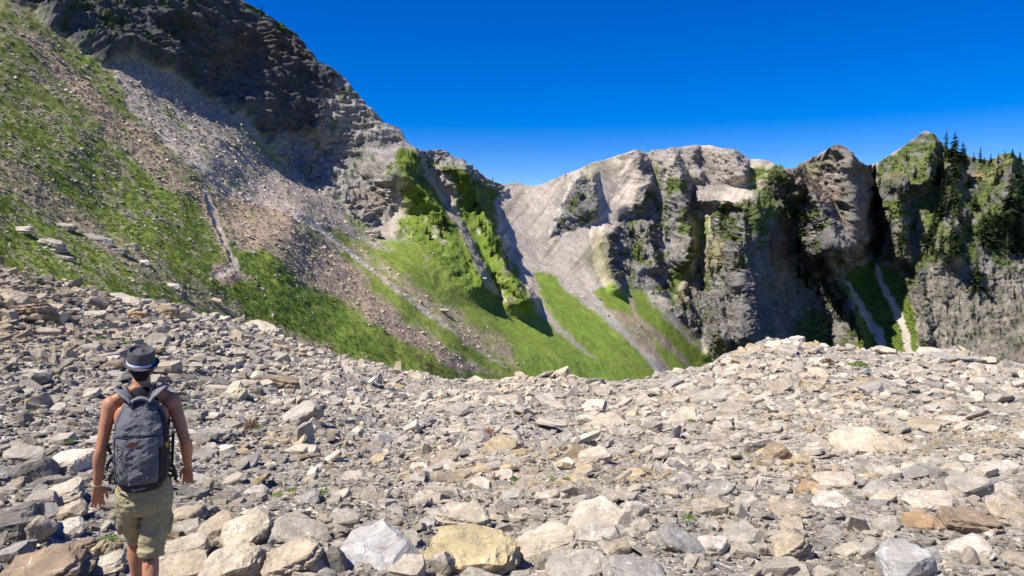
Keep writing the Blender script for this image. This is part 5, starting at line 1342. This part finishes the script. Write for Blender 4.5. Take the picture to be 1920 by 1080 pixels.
person = solid('person', bm, M_SKIN, None, vox=.0042, smooth=5, disp=lambda v, n: .0006 * fbm(v * 40, 2, 801))
person.location = PO
person.rotation_euler = (0, 0, R(23)); person.scale = (.93, .97, 1)
person['category'] = 'person'; person['label'] = 'man in hat, dark tank top and khaki shorts walking away over the rocks'

# hair
bm = bmesh.new(); ball(bm, (0, .070, 1.722), (.0785, .088, .088)); tube(bm, [(0, .02, 1.70), (0, .005, 1.665), (0, .012, 1.645)], [(.062, .035), (.052, .03), (.040, .022)], seg=16)
for s in (-1, 1): tube(bm, [(s * .068, .06, 1.74), (s * .069, .062, 1.70), (s * .066, .066, 1.685)], [.016, .014, .008], seg=8)
solid('hair', bm, M_HAIR, person, vox=.006, smooth=2, disp=lambda v, n: .002 * fbm(v * np.array([90, 90, 30]), 3, 803))
for s in (-1, 1):
    bm = bmesh.new(); ball(bm, (s * .031, .163, 1.730), .0125); solid('eye', bm, M_EYE, person)

# tank top
bm = bmesh.new()
tube(bm, [(0, yb(z) + o, z) for z, o in ((.93, 0), (1.02, .0), (1.14, .0), (1.27, .0), (1.36, 0), (1.42, .0), (1.50, .005), (1.545, .012), (1.575, .02))], [(.166, .122), (.152, .112), (.148, .109), (.168, .118), (.182, .122), (.158, .118), (.125, .098), (.098, .088), (.072, .074)], seg=32, n=40, cap=False)
solid('tank_top', bm, M_TANK, person, vox=.007, smooth=3, disp=lambda v, n: .004 * fbm(v * np.array([14, 14, 6]), 3, 805))

# shorts with cuffs, pocket and cord
bm = bmesh.new()
tube(bm, [(0, yb(.99) - .005, .995), (0, -.005, .93), (0, -.018, .86), (0, -.008, .79)], [(.164, .135), (.182, .150), (.184, .154), (.160, .130)], seg=30, n=20, cap=False)
tube(bm, [(-.090, -.01, .88), (-.095, .075, .72), (-.083, .165, .60), (-.085, .185, .545)], [(.095, .115), (.092, .100), (.080, .090), (.078, .086)], seg=24, n=30, cap=False)
tube(bm, [(.090, -.01, .88), (.073, -.02, .72), (.043, -.03, .56), (.030, -.035, .485)], [(.097, .120), (.096, .108), (.086, .096), (.082, .092)], seg=24, n=30, cap=False)
tube(bm, [(-.084, .182, .562), (-.085, .188, .535)], [(.083, .091), (.082, .090)], seg=24, n=3, cap=False)
tube(bm, [(.032, -.034, .515), (.029, -.036, .475)], [(.088, .098), (.087, .097)], seg=24, n=4, cap=False)
ball(bm, (.155, -.02, .66), (.022, .06, .08), (0, .25, 0)); ball(bm, (-.172, .06, .68), (.02, .055, .08), (0, -.1, 0))
def creases(v, n):
    w = v + .02 * np.stack([vnoise(v * 9, 810), vnoise(v * 9, 811), vnoise(v * 9, 812)], -1)
    a = fbm(w * np.array([9, 9, 17]) @ np.array([[1, 0, .6], [0, 1, .5], [-.3, 0, 1]]), 3, 813, ridged=True)
    return .011 * a * (.5 + .5 * np.clip((.95 - v[:, 2]) / .1, 0, 1)) + .003 * fbm(v * 40, 2, 815)
shorts = solid('shorts', bm, M_SHORT, person, vox=.006, smooth=3, disp=creases)
bm = bmesh.new(); tube(bm, [(.105, -.135, .70), (.112, -.142, .66), (.108, -.140, .62), (.102, -.140, .60)], [.0028] * 4, seg=6, n=14); solid('drawstring', bm, flat_mat('pale_cord', (.45, .42, .32)), shorts)
bm = bmesh.new(); block(bm, (-.07, -.142, .885), (.085, .008, .012), (0, 0, .1), .002); solid('pocket_welt', bm, M_SHORT, shorts)
bm = bmesh.new(); block(bm, (.16, -.03, .745), (.022, .11, .035), (0, .22, 0), .006); solid('pocket_flap', bm, M_SHORT, shorts)

# boots
for s, HP, KN, AN in LEGS:
    x0, y0 = AN[0], AN[1]; z0 = 0.0 if s < 0 else 0.02
    bm = bmesh.new(); tube(bm, [(x0, y0, .16 + z0), (x0, y0 + .0, .09 + z0), (x0, y0 + .06, .065 + z0), (x0, y0 + .15, .05 + z0), (x0, y0 + .20, .04 + z0)], [(.045, .05), (.046, .055), (.048, .045), (.05, .035), (.035, .022)], seg=18, n=24)
    b = solid('boot', bm, M_BOOT, person, vox=.006, smooth=3)
    bm = bmesh.new(); block(bm, (x0, y0 + .075, .012 + z0), (.098, .29, .03), bev=.012); solid('sole', bm, M_SOLE, b)
    bm = bmesh.new(); tube(bm, [(x0, y0, .15 + z0), (x0, y0, .21 + z0)], [(.043, .046), (.041, .044)], seg=16, n=4); solid('sock', bm, M_SOCK, person, disp=lambda v, n: .0015 * np.sin(v[:, 2] * 500))
# wristband
bm = bmesh.new(); tube(bm, [(-.2985, .014, .975), (-.2995, .0155, .966)], [(.0300, .0255), (.0300, .0255)], seg=24, n=3, cap=False); solid('wristband', bm, M_GREEN, person)

# hat: short brim, banded crown, dented top
def lathe(bm, prof, rx, ry, seg=48, wob=None):
    rings = []
    for r, z in prof:
        rings.append([bm.verts.new((rx * r * math.cos(2 * math.pi * k / seg), ry * r * math.sin(2 * math.pi * k / seg), z + (wob(r, 2 * math.pi * k / seg) if wob else 0))) for k in range(seg)])
    for i in range(len(rings) - 1):
        for k in range(seg): bm.faces.new((rings[i][k], rings[i][(k + 1) % seg], rings[i + 1][(k + 1) % seg], rings[i + 1][k]))
    return rings
HX, HY = .0925, .108
hatM = Matrix.Translation(Vector((.0, .068, 1.742))) @ Euler((R(13), R(3), 0)).to_matrix().to_4x4()
def hatpart(name, prof, mat, parent, rx=HX, ry=HY, wob=None, cap=True, rng_=None):
    bm = bmesh.new(); r = lathe(bm, prof, rx, ry, 56, wob)
    if cap: bm.faces.new(r[-1])
    bmesh.ops.transform(bm, matrix=hatM, verts=bm.verts)
    return solid(name, bm, mat, parent)
dent = lambda r, a: (-.012 * max(0, 1 - r / .9) * math.cos(a) ** 2 + .008 * max(0, 1 - r / .8) * abs(math.sin(a))) if r < .93 else .0
hat = hatpart('hat', [(1.0, -.004), (1.0, .010), (.995, .035), (.97, .06), (.945, .083), (.925, .094), (.89, .099), (.84, .0975), (.78, .088), (.72, .080), (.6, .079), (.4, .084), (.2, .088), (.05, .089)], M_HAT, person, wob=dent)
hat['label'] = 'short brimmed dark grey hat with a pale band'
brimw = lambda r, a: .016 * max(0, (r - 1.05) / .25) * (math.cos(a) ** 2) - .004 * max(0, (r - 1.05) / .25)
hatpart('brim', [(.98, .002), (1.08, .0), (1.2, -.002), (1.295, -.001), (1.305, .0015), (1.295, .004), (1.2, .003), (1.08, .005), (.98, .007)], M_HAT, hat, wob=brimw, cap=False)
for nm, a0, a1, mt in (('band', R(150), R(318), M_BAND), ('band', R(318), R(510), M_BANDB)):
    bm = bmesh.new(); rr_ = []
    for r, z in ((1.012, .004), (1.022, .006), (1.020, .020), (1.006, .0215)):
        rr_.append([bm.verts.new((HX * r * math.cos(a), HY * r * math.sin(a), z)) for a in np.linspace(a0, a1, 40)])
    for i in range(3):
        for k in range(39): bm.faces.new((rr_[i][k], rr_[i][k + 1], rr_[i + 1][k + 1], rr_[i + 1][k]))
    bmesh.ops.transform(bm, matrix=hatM, verts=bm.verts); o = solid(nm, bm, mt, hat); o['label'] = 'pale part of the hat band' if mt is M_BAND else 'blue part of the hat band'

# ------------------------------------------------------------------ BACKPACK
pack = bpy.data.objects.new('backpack', None); C.objects.link(pack); pack.location = PO; pack.rotation_euler = (0, 0, R(23)); pack.scale = (.93, .97, 1)
pack.empty_display_size = .1
pack['category'] = 'backpack'; pack['label'] = 'grey hiking backpack with a brown diamond patch on the man\'s back'
ZR = np.array([.965, .98, 1.02, 1.09, 1.2, 1.32, 1.40, 1.45, 1.49, 1.52])
RX = np.array([.100, .128, .148, .164, .170, .167, .153, .133, .106, .075])
OUT = np.array([.130, .165, .192, .205, .200, .180, .150, .122, .092, .060])      # how far it reaches back from the harness
def pack_sec(z): return np.interp(z, ZR, RX), np.interp(z, ZR, OUT)
YB = -.105
def pack_pt(u, z, out=0.0):
    """u from -1 (his left) to 1 across the back face"""
    rx, d = pack_sec(z)
    th = u * math.pi * .5
    e = .72
    x = rx * math.copysign(abs(math.sin(th)) ** e, math.sin(th)); y = YB + yb(z) - d * abs(math.cos(th)) ** .80
    n = np.array([x / rx ** 2 * .12, -1, 0]); n /= np.linalg.norm(n)
    return np.array([x - .002, y, z]) + n * out * np.array([1, 1, 1])
def pack_shell(z0, z1, u0, u1, off, nz=46, nu=60):
    bm = bmesh.new(); Z = np.linspace(z0, z1, nz); U = np.linspace(u0, u1, nu)
    g = [[bm.verts.new(tuple(pack_pt(u, z, off))) for u in U] for z in Z]
    for i in range(nz - 1):
        for j in range(nu - 1): bm.faces.new((g[i][j], g[i][j + 1], g[i + 1][j + 1], g[i + 1][j]))
    return bm, g
def closed_pack(z0, z1, grow, nz=40):
    bm = bmesh.new(); rows = []
    for z in np.linspace(z0, z1, nz):
        ring = []
        for u in np.linspace(-1, 1, 40): p = pack_pt(u, z, grow); ring.append(tuple(p))
        rx, d = pack_sec(z)
        ring += [(rx * .97, YB + yb(z) + .02, z), (rx * .5, YB + yb(z) + .035, z), (-rx * .5, YB + yb(z) + .035, z), (-rx * .97, YB + yb(z) + .02, z)]
        rows.append([bm.verts.new(p) for p in ring])
    n = len(rows[0])
    for i in range(nz - 1):
        for k in range(n): bm.faces.new((rows[i][k], rows[i][(k + 1) % n], rows[i + 1][(k + 1) % n], rows[i + 1][k]))
    bm.faces.new(rows[0][::-1]); bm.faces.new(rows[-1])
    return bm
def folds(v, n):
    w = v * np.array([10, 4, 14]) + np.stack([v[:, 2] * 5, 0 * v[:, 0], v[:, 0] * -6], -1)
    return .014 * fbm(w, 3, 831, ridged=True) + .004 * fbm(v * 40, 3, 833)
solid('main_compartment', closed_pack(.968, 1.52, 0), M_NYLON2, pack, vox=.006, smooth=6, disp=folds)
def patch_shell(name, z0, z1, u0, u1, off, mat, thick, disp=None, parent=None):
    bm, g = pack_shell(z0, z1, u0, u1, off)
    me = bpy.data.meshes.new(name); bm.to_mesh(me); bm.free(); ob = bpy.data.objects.new(name, me); C.objects.link(ob)
    md = ob.modifiers.new('s', 'SOLIDIFY'); md.thickness = thick; md.offset = 0
    md = ob.modifiers.new('b', 'BEVEL'); md.width = thick * .35; md.segments = 2; md.limit_method = 'ANGLE'
    dg = bpy.context.evaluated_depsgraph_get(); m2 = bpy.data.meshes.new_from_object(ob.evaluated_get(dg)); ob.modifiers.clear(); ob.data = m2; bpy.data.meshes.remove(me); m2.name = name
    if disp:
        n = len(m2.vertices); v = np.empty(n * 3, np.float32); m2.vertices.foreach_get('co', v); v = v.reshape(-1, 3); nn = np.zeros_like(v); nn[:, 1] = -1
        m2.vertices.foreach_set('co', (v + nn * disp(v, nn)[:, None]).astype(np.float32).ravel()); m2.update()
    m2.polygons.foreach_set('use_smooth', np.ones(len(m2.polygons), bool)); m2.materials.append(mat); ob.parent = parent or pack
    return ob
def folds_low(v, n):
    t = np.clip((v[:, 2] - 1.0) / .3, 0, 1)
    return folds(v, n) * (.5 + .7 * np.sin(t * 3.14)) + .004
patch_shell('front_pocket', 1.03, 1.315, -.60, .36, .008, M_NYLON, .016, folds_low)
patch_shell('top_pocket', 1.330, 1.492, -.62, .54, .006, M_NYLON, .014, folds)
patch_shell('base', .968, 1.025, -.98, .98, .006, M_BLACKN, .010, lambda v, n: .003 * fbm(v * 20, 2, 835))
patch_shell('side_pocket', 1.02, 1.24, .60, .98, .010, M_BLACKN, .012, folds)
patch_shell('side_pocket', 1.02, 1.20, -.98, -.72, .010, M_NYLON2, .010, folds)
patch_shell('side_shade_panel', 1.03, 1.24, .38, .62, .008, M_BLACKN, .010, folds)  # these two black shells stand in for shade on the pack's right side
patch_shell('side_shade_panel', 1.25, 1.47, .60, .97, .005, M_BLACKN, .006, folds)
def pk_tube(name, uz, r, mat, off=.016, parent=None, seg=8):
    bm = bmesh.new(); pts = [tuple(pack_pt(u, z, off)) for u, z in uz]; tube(bm, pts, [r] * len(pts), seg=seg, n=len(pts) * 6, ref=(0, 0, 1)); return solid(name, bm, mat, parent or pack)
pk_tube('zipper', [(-.66, 1.27), (-.60, 1.308), (-.45, 1.326), (-.2, 1.323), (.1, 1.328), (.35, 1.344), (.54, 1.362)], .0045, M_ZIP, .020)
pk_tube('zipper', [(-.72, 1.10), (-.70, 1.3), (-.66, 1.43), (-.5, 1.488), (-.2, 1.498), (.2, 1.496), (.48, 1.484), (.60, 1.43), (.62, 1.3), (.60, 1.1)], .0042, M_ZIP, .012)
pk_tube('piping', [(-.60, 1.02), (-.62, 1.15), (-.61, 1.27)], .003, M_BLACKN, .018)
for us in ([(-.56, 1.17), (-.40, 1.13), (-.36, 1.10)], [(-.56, 1.10), (-.42, 1.06), (-.30, 1.08)], [(-.50, 1.28), (-.44, 1.24), (-.36, 1.20), (-.28, 1.17)]):
    pk_tube('bungee_cord', us, .0025, M_BLACKN, .026)
pk_tube('cord_loop', [(-.50, 1.25), (-.42, 1.262), (-.34, 1.255), (-.32, 1.235), (-.38, 1.222), (-.46, 1.225)], .0028, M_PLAST, .030)
# diamond patch
def plate(name, pts, th, mat, parent=pack):
    bm = bmesh.new(); a = [bm.verts.new(tuple(p)) for p in pts]; b = [bm.verts.new(tuple(np.array(p) + np.array([0, -th, 0]))) for p in pts]; n = len(pts)
    bm.faces.new(a); bm.faces.new(b[::-1])
    for k in range(n): bm.faces.new((a[k], a[(k + 1) % n], b[(k + 1) % n], b[k]))
    return solid(name, bm, mat, parent, sharp=30)
pc = pack_pt(-.09, 1.283, .030)
plate('diamond_patch', [pc + np.array([dx, 0, dz]) for dx, dz in ((-.046, -.004), (-.002, .021), (.044, .004), (.002, -.023))], .003, M_LEATH)
pc = pack_pt(.66, 1.245, .022); plate('yellow_tag', [pc + np.array([dx, 0, dz]) for dx, dz in ((-.012, -.018), (.010, -.014), (.012, .018), (-.010, .016))], .004, M_YEL)
pc = pack_pt(-.62, 1.005, .02); bm = bmesh.new(); tube(bm, [tuple(pc + np.array(q)) for q in ((0, 0, .03), (.012, -.004, .02), (.010, -.006, -.005), (-.002, -.006, -.022), (-.008, -.004, .0), (0, 0, .03))], [.003] * 6, seg=6, n=24); solid('zip_pull', bm, M_ORANGE, pack)
for (u, z, sx_) in ((-.86, 1.19, .02), (-.92, 1.11, .018), (.90, 1.12, .02), (-.48, 1.20, .012)):
    pc = pack_pt(u, z, .024); bm = bmesh.new(); block(bm, pc, (sx_, .010, sx_ * 1.3), (0, 0, 0), .002); solid('buckle', bm, M_PLAST, pack)
for pts in ([(-.160, -.20, 1.20), (-.190, -.17, 1.17), (-.214, -.14, 1.13), (-.222, -.15, 1.10)], [(-.160, -.20, 1.11), (-.20, -.16, 1.06), (-.205, -.10, 1.0)], [(.165, -.18, 1.13), (.196, -.14, 1.08), (.204, -.12, 1.02), (.206, -.13, .985)], [(-.215, -.10, 1.25), (-.20, -.02, 1.16), (-.178, .02, 1.06)], [(.20, -.06, 1.28), (.19, -.04, 1.14), (.182, -.02, 1.04)]):
    bm = bmesh.new(); tube(bm, pts, [(.010, .0025)] * len(pts), seg=8, n=18, ref=(0, 1, .2)); solid('webbing', bm, M_BLACKN, pack)
bm = bmesh.new(); tube(bm, [(-.05, YB - .085, 1.495), (-.040, YB - .075, 1.53), (0, YB - .070, 1.54), (.040, YB - .075, 1.53), (.05, YB - .085, 1.495)], [(.010, .005)] * 5, seg=10, n=28); solid('grab_handle', bm, M_ZIP, pack)
for s in (-1, 1):
    bm = bmesh.new()
    tube(bm, [(s * .052, YB - .055, 1.515), (s * .085, YB - .02, 1.552), (s * .118, YB + .04, 1.582), (s * .137, YB + .115, 1.590), (s * .135, YB + .19, 1.555), (s * .122, YB + .235, 1.46), (s * .122, YB + .240, 1.36), (s * .145, YB + .20, 1.22), (s * .175, YB + .10, 1.12)],
         [(.040, .009), (.044, .010), (.045, .010), (.040, .010), (.034, .010), (.030, .010), (.027, .009), (.018, .006), (.012, .004)], seg=16, n=60, ref=(0, .45, .9), sup=3)
    st = solid('shoulder_strap', bm, M_PAD, pack, vox=.005, smooth=2)
    bm = bmesh.new(); tube(bm, [(s * .045, YB - .035, 1.530), (s * .065, YB - .002, 1.575), (s * .085, YB + .05, 1.605), (s * .10, YB + .11, 1.606)], [(.007, .003)] * 4, seg=8, n=18); solid('load_strap', bm, M_BLACKN, st)
bm = bmesh.new(); tube(bm, [(-.055, YB - .045, 1.525), (0, YB - .025, 1.545), (.055, YB - .045, 1.525)], [(.030, .012)] * 3, seg=14, n=20, ref=(0, 0, 1)); solid('yoke', bm, M_PAD, pack)
bm = bmesh.new(); block(bm, (-.135, -.03, 1.605), (.028, .03, .020), (0, .3, 0), .003); solid('strap_buckle', bm, M_BLACKN, pack)
bm = bmesh.new()
tube(bm, [(.19 * math.cos(a), .035 + .15 * math.sin(a), .985 + .004 * math.sin(3 * a)) for a in np.linspace(-.5, math.pi + .5, 12)], [(.005, .016)] * 12, seg=8, n=60, ref=(0, 0, 1)); solid('hip_belt', bm, M_BLACKN, pack)
def lettering(body, size, at, rot, mat):
    cu = bpy.data.curves.new('lettering', 'FONT'); cu.body = body; cu.size = size; cu.align_x = 'CENTER'; cu.align_y = 'CENTER'; cu.extrude = .0006; cu.space_character = 1.02
    ob = bpy.data.objects.new('lettering', cu); C.objects.link(ob); dg = bpy.context.evaluated_depsgraph_get(); me = bpy.data.meshes.new_from_object(ob.evaluated_get(dg)); bpy.data.objects.remove(ob)
    me.materials.clear(); me.materials.append(mat); o = bpy.data.objects.new('lettering', me); C.objects.link(o); o.location = Vector(at); o.rotation_euler = rot; o.parent = pack
lettering('Quechua', .0215, pack_pt(-.02, 1.0, .020), (R(90), R(-8), 0), M_PRINT)
lettering('30', .016, pack_pt(-.12, 1.222, .042), (R(90), 0, 0), M_PRINT)
